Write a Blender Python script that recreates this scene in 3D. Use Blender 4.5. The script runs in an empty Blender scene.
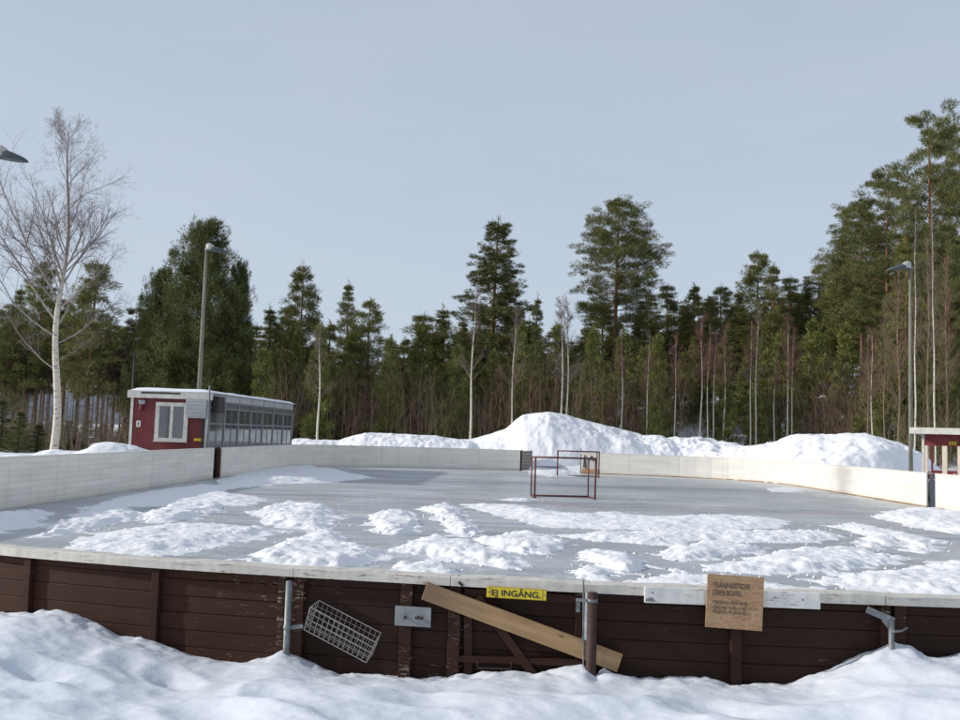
import bpy, math, random
import numpy as np
from mathutils import Vector, Matrix

random.seed(7)
rng = np.random.default_rng(7)
scene = bpy.context.scene
COL = scene.collection
R_ = math.radians

# ------------------------------------------------------------------ camera
CZ = 1.87
PITCH, ROLL = R_(4.44), R_(1.776)
_f = np.array([0, math.cos(PITCH), math.sin(PITCH)])
_r0 = np.array([1.0, 0, 0]); _u0 = np.array([0, -math.sin(PITCH), math.cos(PITCH)])
_r = math.cos(ROLL) * _r0 + math.sin(ROLL) * _u0
_u = -math.sin(ROLL) * _r0 + math.cos(ROLL) * _u0
EYE = np.array([0, 0, CZ])

def ray(x, y): return _f + _r * (x - 480) / 960 + _u * (360 - y) / 960
def onz(x, y, z):
    d = ray(x, y); return EYE + d * (z - CZ) / d[2]
def at(x, y, Y):
    d = ray(x, y); return EYE + d * Y / d[1]
def proj(P):
    v = np.array(P, float) - EYE; c = v @ _f
    return 480 + 960 * (v @ _r) / c, 360 - 960 * (v @ _u) / c

cam_d = bpy.data.cameras.new('camera'); cam = bpy.data.objects.new('camera', cam_d); COL.objects.link(cam)
cam_d.sensor_width = 36; cam_d.lens = 36; cam_d.clip_end = 12000; cam_d.clip_start = 0.05
M = Matrix(((_r[0], _u[0], -_f[0], 0), (_r[1], _u[1], -_f[1], 0), (_r[2], _u[2], -_f[2], CZ), (0, 0, 0, 1)))
cam.matrix_world = M
scene.camera = cam

# ------------------------------------------------------------------ noise
def _hash(ix, iy, seed):
    h = (ix.astype(np.int64) * 374761393 + iy.astype(np.int64) * 668265263 + seed * 974634777) & 0x7fffffff
    h = ((h ^ (h >> 13)) * 1274126177) & 0x7fffffff
    h = ((h ^ (h >> 16)) * 668265263) & 0x7fffffff
    return ((h ^ (h >> 15)) & 0xffffff) / float(0xffffff)
def vnoise(x, y, seed=0):
    x = np.asarray(x, float); y = np.asarray(y, float)
    ix = np.floor(x); iy = np.floor(y); fx = x - ix; fy = y - iy
    fx = fx * fx * fx * (fx * (fx * 6 - 15) + 10); fy = fy * fy * fy * (fy * (fy * 6 - 15) + 10)
    a = _hash(ix, iy, seed); b = _hash(ix + 1, iy, seed); c = _hash(ix, iy + 1, seed); d = _hash(ix + 1, iy + 1, seed)
    return (a * (1 - fx) + b * fx) * (1 - fy) + (c * (1 - fx) + d * fx) * fy
def fbm(x, y, seed=0, octv=4, gain=0.5):
    t = 0; a = 1; n = 0
    for i in range(octv):
        t = t + a * vnoise(x * 2 ** i + 13.7 * i, y * 2 ** i - 7.1 * i, seed + i); n += a; a *= gain
    return t / n
def sstep(a, b, x):
    t = np.clip((np.asarray(x, float) - a) / (b - a), 0, 1); return t * t * (3 - 2 * t)

# ------------------------------------------------------------------ object helpers
def tag(o, label=None, cat=None, group=None, kind=None):
    if label: o['label'] = label
    if cat: o['category'] = cat
    if group: o['group'] = group
    if kind: o['kind'] = kind
    return o
def empty(name, loc=(0, 0, 0), label=None, cat=None, group=None, rz=0):
    o = bpy.data.objects.new(name, None); COL.objects.link(o)
    o.location = Vector([float(c) for c in loc]); o.rotation_euler = (0, 0, rz); o.empty_display_size = .3
    return tag(o, label, cat, group)
def link(name, me, mat=None, parent=None, smooth=False):
    o = bpy.data.objects.new(name, me); COL.objects.link(o)
    if mat is not None: me.materials.append(mat)
    if smooth:
        me.polygons.foreach_set('use_smooth', [True] * len(me.polygons))
    if parent is not None:
        o.parent = parent
        if parent.parent is None:
            o.matrix_parent_inverse = _tm(parent).inverted()
        else:
            o.matrix_parent_inverse = (_tm(parent.parent) @ parent.matrix_parent_inverse).inverted()
    return o
def _tm(p):
    if p.parent is not None: return Matrix.Identity(4)
    return Matrix.LocRotScale(p.location, p.rotation_euler, p.scale)

def fast_mesh(name, V, F):
    """V (n,3), F (m,k) with constant k"""
    me = bpy.data.meshes.new(name)
    V = np.asarray(V, np.float32); F = np.asarray(F, np.int32)
    k = F.shape[1]
    me.vertices.add(len(V)); me.vertices.foreach_set('co', V.ravel())
    me.loops.add(F.size); me.loops.foreach_set('vertex_index', F.ravel())
    me.polygons.add(len(F)); me.polygons.foreach_set('loop_start', np.arange(0, F.size, k, dtype=np.int32))
    me.update(calc_edges=True)
    return me

class MB:
    def __init__(s): s.v = []; s.f = []
    def add(s, V, F):
        n = len(s.v); s.v += [tuple(float(c) for c in p) for p in V]; s.f += [tuple(i + n for i in q) for q in F]; return s
    def box(s, c, sx, sy, sz, X=(1, 0, 0), Y=(0, 1, 0), Z=(0, 0, 1)):
        c = np.array(c, float); X = np.array(X, float) * sx / 2; Y = np.array(Y, float) * sy / 2; Z = np.array(Z, float) * sz / 2
        V = [c + a * X + b * Y + d * Z for d in (-1, 1) for b in (-1, 1) for a in (-1, 1)]
        return s.add(V, [(0, 2, 3, 1), (4, 5, 7, 6), (0, 1, 5, 4), (2, 6, 7, 3), (0, 4, 6, 2), (1, 3, 7, 5)])
    def bar(s, a, b, w, t, up=(0, 0, 1)):
        a = np.array(a, float); b = np.array(b, float); d = b - a; L = np.linalg.norm(d); d /= L
        x = np.cross(d, np.array(up, float))
        if np.linalg.norm(x) < 1e-4: x = np.cross(d, np.array([0, 1.0, 0]))
        x /= np.linalg.norm(x); z = np.cross(x, d)
        return s.box((a + b) / 2, w, L, t, x, d, z)
    def tube(s, pts, rad, n=8, cap=True):
        pts = [np.array(p, float) for p in pts]
        if not hasattr(rad, '__len__'): rad = [rad] * len(pts)
        rings = []; u = None; V = []
        for i, p in enumerate(pts):
            d = pts[min(i + 1, len(pts) - 1)] - pts[max(i - 1, 0)]; d = d / (np.linalg.norm(d) + 1e-9)
            if u is None:
                u = np.cross(d, [0, 0, 1.0])
                if np.linalg.norm(u) < 1e-3: u = np.cross(d, [1.0, 0, 0])
            u = u - d * (u @ d); u /= (np.linalg.norm(u) + 1e-9); w = np.cross(d, u)
            for k in range(n):
                a = 2 * math.pi * k / n; V.append(p + rad[i] * (math.cos(a) * u + math.sin(a) * w))
        F = []
        for i in range(len(pts) - 1):
            for k in range(n):
                F.append((i * n + k, i * n + (k + 1) % n, (i + 1) * n + (k + 1) % n, (i + 1) * n + k))
        if cap:
            F.append(tuple(range(n - 1, -1, -1))); F.append(tuple(range((len(pts) - 1) * n, len(pts) * n)))
        return s.add(V, F)
    def build(s, name, mat, parent=None, smooth=False, bevel=0):
        me = bpy.data.meshes.new(name); me.from_pydata(s.v, [], s.f); me.update()
        o = link(name, me, mat, parent, smooth)
        if bevel:
            b = o.modifiers.new('bevel', 'BEVEL'); b.width = bevel; b.segments = 2; b.limit_method = 'ANGLE'; b.angle_limit = R_(40)
        return o

# ------------------------------------------------------------------ materials
def new_mat(name):
    m = bpy.data.materials.new(name); m.use_nodes = True
    nt = m.node_tree; nt.nodes.clear()
    out = nt.nodes.new('ShaderNodeOutputMaterial'); bs = nt.nodes.new('ShaderNodeBsdfPrincipled')
    nt.links.new(bs.outputs[0], out.inputs[0])
    return m, nt, bs
def N(nt, typ, **kw):
    n = nt.nodes.new('ShaderNode' + typ)
    for k, v in kw.items():
        if k == 'inp':
            for a, b in v.items():
                if hasattr(b, 'is_linked') or isinstance(b, bpy.types.NodeSocket): nt.links.new(b, n.inputs[a])
                else: n.inputs[a].default_value = b
        else: setattr(n, k, v)
    return n
def coords(nt, scale=(1, 1, 1), kind='Object'):
    if kind == 'World':
        s = N(nt, 'NewGeometry').outputs['Position']
    else: s = N(nt, 'TexCoord').outputs[kind]
    return N(nt, 'Mapping', inp={'Vector': s, 'Scale': scale}).outputs[0]
def noise(nt, vec, scale, detail=4, rough=.55):
    return N(nt, 'TexNoise', inp={'Vector': vec, 'Scale': scale, 'Detail': detail, 'Roughness': rough}).outputs['Fac']
def ramp(nt, fac, stops):
    r = N(nt, 'ValToRGB', inp={'Fac': fac}); e = r.color_ramp.elements
    while len(e) < len(stops): e.new(.5)
    for i, (p, c) in enumerate(stops):
        e[i].position = p; e[i].color = (*c, 1) if len(c) == 3 else c
    return r.outputs[0]
def mixc(nt, fac, a, b, mode='MIX'):
    n = N(nt, 'Mix', data_type='RGBA', blend_type=mode)
    for sock, v in ((n.inputs[0], fac), (n.inputs[6], a), (n.inputs[7], b)):
        if isinstance(v, bpy.types.NodeSocket): nt.links.new(v, sock)
        elif isinstance(v, (int, float)): sock.default_value = v
        else: sock.default_value = (*v, 1) if len(v) == 3 else v
    return n.outputs[2]
def math_(nt, op, a, b=None, clamp=False):
    n = N(nt, 'Math', operation=op); n.use_clamp = clamp
    for i, v in enumerate((a, b)):
        if v is None: continue
        if isinstance(v, bpy.types.NodeSocket): nt.links.new(v, n.inputs[i])
        else: n.inputs[i].default_value = v
    return n.outputs[0]
def bump(nt, bs, h, strength=.4, dist=.02):
    b = N(nt, 'Bump', inp={'Height': h, 'Strength': strength, 'Distance': dist}); nt.links.new(b.outputs[0], bs.inputs['Normal'])

def plain(name, col, rough=.6, var=.25, scale=6, metal=0, bmp=.15, bd=.01, stretch=(1, 1, 1)):
    m, nt, bs = new_mat(name)
    v = coords(nt, stretch)
    n = noise(nt, v, scale, 5)
    a = tuple(c * (1 - var) for c in col); b = tuple(min(1, c * (1 + var)) for c in col)
    nt.links.new(ramp(nt, n, [(.3, a), (.7, b)]), bs.inputs['Base Color'])
    bs.inputs['Roughness'].default_value = rough; bs.inputs['Metallic'].default_value = metal
    if bmp: bump(nt, bs, noise(nt, v, scale * 6, 4), bmp, bd)
    return m

def m_snow(name, col=(.86, .89, .93), bscale=9, bstr=.5, bdist=.03, var=.06):
    m, nt, bs = new_mat(name)
    v = coords(nt, kind='World')
    n1 = noise(nt, v, bscale, 6, .6); n2 = noise(nt, v, bscale * 7, 4, .6)
    big = noise(nt, v, .9, 4)
    c = ramp(nt, big, [(.3, tuple(x * (1 - var) for x in col)), (.7, col)])
    gr = noise(nt, v, 46, 3, .7)
    c = mixc(nt, math_(nt, 'MULTIPLY', ramp(nt, gr, [(.66, (0, 0, 0)), (.76, (1, 1, 1))]), .35), c, tuple(x * .62 for x in col))
    nt.links.new(c, bs.inputs['Base Color']); bs.inputs['Roughness'].default_value = .65
    h = math_(nt, 'ADD', n1, math_(nt, 'MULTIPLY', n2, .22))
    bump(nt, bs, h, bstr, bdist)
    return m
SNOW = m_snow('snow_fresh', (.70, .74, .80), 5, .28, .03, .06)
SNOW_ICE = m_snow('snow_scraped', (.86, .87, .89), 14, .7, .03)
SNOW_HEAP = m_snow('snow_heaped', (.90, .91, .94), 2.6, .7, .08, .08)
SNOW_GROUND = m_snow('snow_field', (.82, .85, .9), 1.2, .5, .1, .1)

def m_wood_dark(name, base=(.042, .020, .013), flake=(.23, .17, .12), flk=.66, grainy=1.0):
    m, nt, bs = new_mat(name)
    v = coords(nt, (3, 3, 26), 'World'); vw = coords(nt, kind='World')
    g = noise(nt, v, 2.2, 6, .65); big = noise(nt, vw, 2.3, 3)
    c = ramp(nt, g, [(.25, tuple(x * .55 for x in base)), (.55, base), (.85, tuple(x * 1.9 for x in base))])
    c = mixc(nt, math_(nt, 'MULTIPLY', big, .6), c, tuple(x * 1.7 for x in base))
    sxz = N(nt, 'SeparateXYZ', inp={0: vw}); row = math_(nt, 'FLOOR', math_(nt, 'DIVIDE', math_(nt, 'SUBTRACT', sxz.outputs[2], .02), .098))
    rv = N(nt, 'CombineXYZ', inp={0: math_(nt, 'MULTIPLY', sxz.outputs[0], .5), 1: 0.0, 2: math_(nt, 'MULTIPLY', row, 5.3)}).outputs[0]
    c = mixc(nt, math_(nt, 'MULTIPLY', N(nt, 'TexNoise', inp={'Vector': rv, 'Scale': 1.3, 'Detail': 1}).outputs['Fac'], .75), c, tuple(x * q for x, q in zip(base, (.75, .6, .55))))
    fl = noise(nt, coords(nt, (7, 7, 30), 'World'), 2.4, 7, .72)
    area = noise(nt, vw, 1.15, 2)
    f = math_(nt, 'MULTIPLY', ramp(nt, fl, [(flk - .03, (0, 0, 0)), (flk + .02, (1, 1, 1))]), ramp(nt, area, [(.53, (0, 0, 0)), (.66, (1, 1, 1))]))
    c = mixc(nt, f, c, flake)
    nt.links.new(c, bs.inputs['Base Color']); bs.inputs['Roughness'].default_value = .68; bs.inputs['Specular IOR Level'].default_value = .18
    bump(nt, bs, math_(nt, 'ADD', g, math_(nt, 'MULTIPLY', f, -.5)), .35 * grainy, .006)
    return m
WOOD_DARK = m_wood_dark('brown_planks', (.045, .0200, .0115), flk=.63)
WOOD_SHADED = m_wood_dark('shaded_brown_planks', (.028, .0138, .0092), flk=.64)  # same planks, shade on gate and right panels put into a darker brown
WOOD_POST = m_wood_dark('brown_posts', (.036, .0165, .011), (.33, .27, .21), .58)

def m_white_flaked(name, col=(.72, .70, .64)):
    m, nt, bs = new_mat(name)
    v = coords(nt, (4, 8, 30), 'World'); vw = coords(nt, kind='World')
    n = noise(nt, v, 2.6, 7, .7); area = noise(nt, vw, 2.2, 3)
    f = math_(nt, 'MULTIPLY', ramp(nt, n, [(.57, (0, 0, 0)), (.63, (1, 1, 1))]), ramp(nt, area, [(.4, (0, 0, 0)), (.6, (1, 1, 1))]))
    st = noise(nt, coords(nt, (9, 9, 2), 'World'), 2, 5)
    c = ramp(nt, st, [(.3, tuple(x * .78 for x in col)), (.65, col)])
    c = mixc(nt, f, c, (.19, .13, .10))
    nt.links.new(c, bs.inputs['Base Color']); bs.inputs['Roughness'].default_value = .6
    bump(nt, bs, math_(nt, 'ADD', math_(nt, 'MULTIPLY', f, -1), n), .3, .004)
    return m
RAIL_WHITE = m_white_flaked('white_rail_paint', (.64, .61, .54))

def m_board(name, col, dirt=(.34, .29, .22)):
    m, nt, bs = new_mat(name)
    pos = N(nt, 'NewGeometry').outputs['Position']
    sx = N(nt, 'SeparateXYZ', inp={0: pos}); z = sx.outputs[2]
    saw = math_(nt, 'FRACT', math_(nt, 'DIVIDE', z, .135))
    line = ramp(nt, saw, [(0, (1, 1, 1)), (.07, (0, 0, 0)), (.94, (0, 0, 0)), (1, (1, 1, 1))])
    row = math_(nt, 'FLOOR', math_(nt, 'DIVIDE', z, .135))
    vec = N(nt, 'CombineXYZ', inp={0: sx.outputs[0], 1: sx.outputs[1], 2: math_(nt, 'MULTIPLY', row, 3.7)}).outputs[0]
    pl = N(nt, 'TexNoise', inp={'Vector': vec, 'Scale': .55, 'Detail': 2}).outputs['Fac']
    st = noise(nt, coords(nt, (2.2, 2.2, .35), 'World'), 1.5, 5, .6)
    sc = noise(nt, coords(nt, (1, 1, 7), 'World'), 2.2, 6, .7)
    c = ramp(nt, pl, [(.3, tuple(x * .86 for x in col)), (.7, col)])
    c = mixc(nt, math_(nt, 'MULTIPLY', ramp(nt, st, [(.52, (0, 0, 0)), (.8, (1, 1, 1))]), .22), c, dirt)
    c = mixc(nt, math_(nt, 'MULTIPLY', ramp(nt, sc, [(.66, (0, 0, 0)), (.72, (1, 1, 1))]), .4), c, tuple(x * .55 for x in dirt))
    pk = noise(nt, coords(nt, (1, 1, 1.6), 'World'), 5.5, 3, .6)
    c = mixc(nt, math_(nt, 'MULTIPLY', ramp(nt, pk, [(.70, (0, 0, 0)), (.74, (1, 1, 1))]), .5), c, (.10, .095, .09))
    low = ramp(nt, z, [(0.0, (1, 1, 1)), (.16, (0, 0, 0))])
    c = mixc(nt, math_(nt, 'MULTIPLY', low, .35), c, dirt)
    c = mixc(nt, math_(nt, 'MULTIPLY', line, .2), c, tuple(x * .5 for x in dirt))
    nt.links.new(c, bs.inputs['Base Color']); bs.inputs['Roughness'].default_value = .55
    bump(nt, bs, math_(nt, 'MULTIPLY', line, -1), .5, .01)
    return m
BOARD_GREY = m_board('cream_boards_weathered', (.92, .875, .78))
BOARD_CREAM = m_board('cream_boards', (.80, .77, .71), (.36, .29, .22))

def m_ice():
    m, nt, bs = new_mat('rink_ice_surface')
    pos = N(nt, 'NewGeometry').outputs['Position']
    v = N(nt, 'Mapping', inp={'Vector': pos, 'Rotation': (0, 0, R_(4)), 'Scale': (.35, 1, 1)}).outputs[0]
    big = noise(nt, v, .32, 5, .6); mid = noise(nt, v, 1.6, 6, .65)
    fine = noise(nt, N(nt, 'Mapping', inp={'Vector': pos, 'Scale': (3, 9, 1)}).outputs[0], 3, 5, .7)
    c = ramp(nt, big, [(.34, (.25, .275, .30)), (.5, (.37, .39, .405)), (.66, (.52, .54, .55))])
    c = mixc(nt, .45, c, ramp(nt, mid, [(.3, (.26, .285, .31)), (.7, (.52, .54, .55))]))
    fr = math_(nt, 'MULTIPLY', ramp(nt, fine, [(.58, (0, 0, 0)), (.75, (1, 1, 1))]), .4)
    c = mixc(nt, fr, c, (.66, .68, .70))
    for ang, sc_ in ((8, 2.2), (-24, 1.7), (37, 1.5), (-4, 3.1)):
        vv_ = N(nt, 'Mapping', inp={'Vector': pos, 'Rotation': (0, 0, R_(ang)), 'Scale': (.10, sc_, 1)}).outputs[0]
        ln = noise(nt, vv_, 2.6, 3, .6)
        c = mixc(nt, math_(nt, 'MULTIPLY', ramp(nt, ln, [(.485, (0, 0, 0)), (.5, (1, 1, 1)), (.515, (0, 0, 0))]), .22), c, (.72, .74, .75))
    dust = math_(nt, 'MULTIPLY', noise(nt, pos, .45, 5, .65), noise(nt, pos, 5, 4, .7))
    c = mixc(nt, math_(nt, 'MULTIPLY', ramp(nt, dust, [(.27, (0, 0, 0)), (.40, (1, 1, 1))]), .6), c, (.76, .78, .80))
    sx = N(nt, 'SeparateXYZ', inp={0: pos})
    def stripe(y0, w, col, amt, c, slope=-.03):
        yy = math_(nt, 'SUBTRACT', math_(nt, 'SUBTRACT', sx.outputs[1], y0), math_(nt, 'MULTIPLY', sx.outputs[0], slope))
        d = math_(nt, 'LESS_THAN', math_(nt, 'ABSOLUTE', yy), w)
        fade = ramp(nt, mid, [(.35, (.25, .25, .25)), (.62, (1, 1, 1))])
        return mixc(nt, math_(nt, 'MULTIPLY', math_(nt, 'MULTIPLY', d, fade), amt), c, col)
    c = stripe(26.9, .09, (.45, .08, .10), .8, c)
    c = stripe(20.6, .16, (.10, .14, .36), .55, c)
    c = stripe(34.5, .1, (.40, .14, .15), .25, c)
    nt.links.new(c, bs.inputs['Base Color'])
    nt.links.new(ramp(nt, mid, [(.3, (.26,) * 3), (.7, (.5,) * 3)]), bs.inputs['Roughness'])
    bs.inputs['IOR'].default_value = 1.31
    bump(nt, bs, math_(nt, 'ADD', mid, math_(nt, 'MULTIPLY', fine, .4)), .12, .02)
    return m
ICE = m_ice()

def m_red_wall():
    m, nt, bs = new_mat('red_vertical_cladding')
    pos = N(nt, 'TexCoord').outputs['Object']
    sx = N(nt, 'SeparateXYZ', inp={0: pos})
    s = math_(nt, 'FRACT', math_(nt, 'DIVIDE', math_(nt, 'ADD', sx.outputs[0], math_(nt, 'MULTIPLY', sx.outputs[1], .0)), .12))
    line = ramp(nt, s, [(0, (1, 1, 1)), (.12, (0, 0, 0)), (.9, (0, 0, 0)), (1, (1, 1, 1))])
    n = noise(nt, coords(nt, (2, 2, .6)), 2, 5)
    c = ramp(nt, n, [(.3, (.14, .022, .024)), (.7, (.22, .034, .034))])
    c = mixc(nt, math_(nt, 'MULTIPLY', line, .7), c, (.03, .008, .008))
    sr = noise(nt, coords(nt, (7, 7, .5)), 1.5, 5, .65)
    c = mixc(nt, math_(nt, 'MULTIPLY', ramp(nt, sr, [(.5, (0, 0, 0)), (.75, (1, 1, 1))]), .45), c, (.10, .045, .04))
    nt.links.new(c, bs.inputs['Base Color']); bs.inputs['Roughness'].default_value = .7
    bump(nt, bs, math_(nt, 'MULTIPLY', line, -1), .5, .012)
    return m
RED_WALL = m_red_wall()
WHITE_TRIM = plain('white_trim', (.62, .60, .54), .55, .18, 5, bmp=.1)
GREY_METAL = plain('grey_metal', (.30, .31, .32), .42, .15, 4, .55, .05)
GREY_PAINT = plain('grey_painted_frame', (.19, .20, .205), .5, .15, 3, 0, .05)
GREY_PANEL = plain('pale_grey_panel', (.46, .46, .45), .5, .12, 2, 0, .05)
GALV = plain('galvanised_steel', (.20, .21, .215), .55, .35, 22, .45, .08, .003)
WIRE = plain('wire_steel', (.36, .35, .33), .5, .2, 20, .3, 0)
DARK = plain('dark_box', (.035, .028, .028), .6, .3, 5)
BLACK = plain('black_paint', (.012, .012, .012), .55, .2, 9, bmp=0)
YELLOW = plain('yellow_sign', (.72, .55, .02), .45, .08, 20, bmp=.03)
GOAL_RED = plain('red_brown_goal_paint', (.14, .035, .035), .5, .3, 12)
NET = plain('grey_net_cord', (.34, .33, .31), .8, .1, 5, bmp=0)
BROWN_PIPE = plain('brown_painted_pipe', (.046, .021, .016), .7, .3, 25, .0, .1, .003)
CURTAIN = plain('grey_curtain', (.30, .30, .29), .8, .25, 3, bmp=.3, bd=.02, stretch=(10, 10, .5))
CONCRETE = plain('dull_floor', (.22, .21, .2), .8)
ORANGE_WOOD = plain('orange_plywood', (.48, .23, .09), .6, .2, 5)

def m_pale_plank():
    m, nt, bs = new_mat('pale_sawn_plank')
    v = coords(nt, (1.2, 14, 14)); n = noise(nt, v, 2.5, 6, .6)
    c = ramp(nt, n, [(.25, (.24, .135, .060)), (.5, (.36, .225, .105)), (.8, (.46, .30, .155))])
    o = N(nt, 'TexCoord').outputs['Object']; x = N(nt, 'SeparateXYZ', inp={0: o}).outputs[0]
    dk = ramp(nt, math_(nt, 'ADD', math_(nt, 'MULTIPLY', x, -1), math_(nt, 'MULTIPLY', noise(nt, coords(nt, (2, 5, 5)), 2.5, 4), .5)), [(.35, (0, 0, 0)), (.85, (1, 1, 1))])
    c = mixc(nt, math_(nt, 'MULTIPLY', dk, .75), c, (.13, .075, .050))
    k = N(nt, 'TexVoronoi', inp={'Vector': coords(nt, (4, 14, 14)), 'Scale': 1.2, 'Randomness': 1}).outputs['Distance']
    c = mixc(nt, ramp(nt, k, [(.05, (1, 1, 1)), (.12, (0, 0, 0))]), c, (.12, .06, .03))
    nt.links.new(c, bs.inputs['Base Color']); bs.inputs['Roughness'].default_value = .6
    bump(nt, bs, n, .25, .004)
    return m
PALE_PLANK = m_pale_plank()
def m_ply():
    m, nt, bs = new_mat('plywood_face')
    v = coords(nt, (1.6, 1, 5.5)); w = noise(nt, v, 2.8, 3, .5)
    rings = math_(nt, 'FRACT', math_(nt, 'MULTIPLY', w, 13))
    c = ramp(nt, rings, [(0, (.40, .235, .115)), (.5, (.46, .29, .15)), (.8, (.30, .145, .060)), (.92, (.25, .11, .045)), (1, (.40, .235, .115))])
    c = mixc(nt, .35, c, ramp(nt, noise(nt, coords(nt), 9, 4), [(.3, (.30, .165, .085)), (.7, (.50, .35, .21))]))
    nt.links.new(c, bs.inputs['Base Color']); bs.inputs['Roughness'].default_value = .6
    bump(nt, bs, noise(nt, coords(nt, (3, 3, 20)), 12, 4), .15, .002)
    return m
PLY = m_ply()
def m_glass(name, tint=(.55, .58, .58), tr=.55):
    m, nt, bs = new_mat(name)
    out = nt.nodes['Material Output'] if 'Material Output' in nt.nodes else [n for n in nt.nodes if n.type == 'OUTPUT_MATERIAL'][0]
    gl = N(nt, 'BsdfGlossy', inp={'Color': (.8, .85, .88, 1), 'Roughness': .06})
    t = N(nt, 'BsdfTransparent', inp={'Color': (*tint, 1)})
    di = N(nt, 'BsdfDiffuse', inp={'Color': (.34, .335, .32, 1)})
    a = N(nt, 'MixShader', inp={0: tr, 1: di.outputs[0], 2: t.outputs[0]})
    fr = N(nt, 'Fresnel', inp={'IOR': 1.5})
    b = N(nt, 'MixShader', inp={0: math_(nt, 'ADD', fr.outputs[0], .06), 1: a.outputs[0], 2: gl.outputs[0]})
    nt.links.new(b.outputs[0], out.inputs[0]); nt.nodes.remove(bs)
    return m
GLASS_DULL = m_glass('dusty_glass', (.85, .86, .84), .7)
GLASS = m_glass('window_glass', (.6, .63, .64), .7)

def m_bark(name, low, high, z0, z1):
    m, nt, bs = new_mat(name)
    o = N(nt, 'TexCoord').outputs['Object']; z = N(nt, 'SeparateXYZ', inp={0: o}).outputs[2]
    f = N(nt, 'MapRange', inp={'Value': z, 'From Min': z0, 'From Max': z1}).outputs[0]
    n = noise(nt, coords(nt, (5, 5, 1.2)), 2, 5, .65)
    c = mixc(nt, f, low, high); c = mixc(nt, ramp(nt, n, [(.3, (.65,) * 3), (.6, (0,) * 3)]), c, tuple(x * .35 for x in low))
    nt.links.new(c, bs.inputs['Base Color']); bs.inputs['Roughness'].default_value = .85
    bump(nt, bs, n, .6, .03)
    return m
PINE_BARK = m_bark('pine_bark', (.085, .058, .046), (.26, .125, .06), 4, 12)
SPRUCE_BARK = m_bark('grey_bark', (.075, .055, .045), (.10, .065, .045), 2, 14)
def m_birch(name, twig=(.20, .160, .142), white=(.64, .585, .49)):
    m, nt, bs = new_mat(name)
    v = coords(nt, (2.0, 2.0, 9)); n = noise(nt, v, 1.6, 5, .7); n2 = noise(nt, coords(nt, (1, 1, 1.6)), 1.1, 3)
    c = mixc(nt, ramp(nt, n, [(.57, (0, 0, 0)), (.64, (1, 1, 1))]), white, (.035, .03, .03))
    c = mixc(nt, ramp(nt, n2, [(.58, (0, 0, 0)), (.72, (.8, .8, .8))]), c, (.16, .14, .115))
    a = N(nt, 'Attribute', attribute_name='thin').outputs['Fac']
    c = mixc(nt, a, c, twig)
    nt.links.new(c, bs.inputs['Base Color']); bs.inputs['Roughness'].default_value = .75
    return m
BIRCH = m_birch('birch_bark')
BIRCH_TWIG = plain('birch_twigs', (.17, .125, .11), .8, .2, 2, bmp=0)
BIRCH_TWIG_RED = plain('reddish_birch_twigs', (.19, .090, .072), .8, .25, 1, bmp=0)
def m_twig(name, a, b):
    m, nt, bs = new_mat(name)
    r = N(nt, 'ObjectInfo').outputs['Random']
    nt.links.new(mixc(nt, r, a, b), bs.inputs['Base Color']); bs.inputs['Roughness'].default_value = .8
    return m
BRUSH = m_twig('brown_brush_stems', (.215, .130, .095), (.185, .145, .085))
BRUSH2 = m_twig('olive_brush_stems', (.155, .135, .075), (.20, .115, .085))

def m_leaf(name, dark, light):
    m, nt, bs = new_mat(name)
    g = N(nt, 'NewGeometry').outputs['Random Per Island']; r = N(nt, 'ObjectInfo').outputs['Random']
    n = noise(nt, coords(nt), .55, 3)
    f = math_(nt, 'ADD', math_(nt, 'MULTIPLY', g, .5), math_(nt, 'MULTIPLY', n, .75))
    c = ramp(nt, f, [(.25, dark), (.85, light)])
    c = mixc(nt, math_(nt, 'MULTIPLY', r, .30), c, dark)
    nt.links.new(c, bs.inputs['Base Color']); bs.inputs['Roughness'].default_value = .7
    bs.inputs['Specular IOR Level'].default_value = .25
    return m
PINE_GREEN = m_leaf('pine_needles', (.060, .074, .026), (.205, .205, .068))
MID_GREEN_LIT = m_leaf('brightened_forest_needles', (.082, .094, .030), (.262, .252, .080))  # brighter pine green, light for the shadowed back rows put into the colour
SPRUCE_GREEN = m_leaf('spruce_needles', (.070, .086, .032), (.215, .225, .076))
YOUNG_GREEN = m_leaf('young_pine_needles', (.076, .090, .024), (.215, .225, .060))
DENSE_GREEN = m_leaf('dense_pine_needles', (.042, .056, .020), (.150, .165, .050))
BROWN_GREEN = m_leaf('brown_green_needles', (.045, .040, .024), (.120, .090, .052))  # dull brown-green needles of the gaunt pines

# ------------------------------------------------------------------ world and sun
SUN_EL, SUN_AZ = R_(22), R_(-.3)        # sun stands to the left (-X), a hair on the camera's side
S = Vector((-math.cos(SUN_AZ) * math.cos(SUN_EL), math.sin(SUN_AZ) * math.cos(SUN_EL), math.sin(SUN_EL)))
w = bpy.data.worlds.new('World'); scene.world = w; w.use_nodes = True
nt = w.node_tree; nt.nodes.clear()
out = nt.nodes.new('ShaderNodeOutputWorld')
sky = N(nt, 'TexSky', sky_type='NISHITA'); sky.sun_disc = False
sky.sun_elevation = SUN_EL; sky.sun_rotation = math.atan2(S.x, S.y)
sky.dust_density = 1.6; sky.air_density = 1.0
bg1 = N(nt, 'Background', inp={'Color': sky.outputs[0], 'Strength': .12})
tc = N(nt, 'TexCoord').outputs['Generated']
zz = N(nt, 'SeparateXYZ', inp={0: tc}).outputs[2]
nz = noise(nt, N(nt, 'Mapping', inp={'Vector': tc, 'Scale': (1.0, 1.0, 3.2), 'Rotation': (0, R_(12), 0)}).outputs[0], 1.7, 6, .58)
veil = mixc(nt, ramp(nt, zz, [(0, (0, 0, 0)), (.55, (1, 1, 1))]), (.60, .695, .835), (.51, .575, .695))
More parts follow.
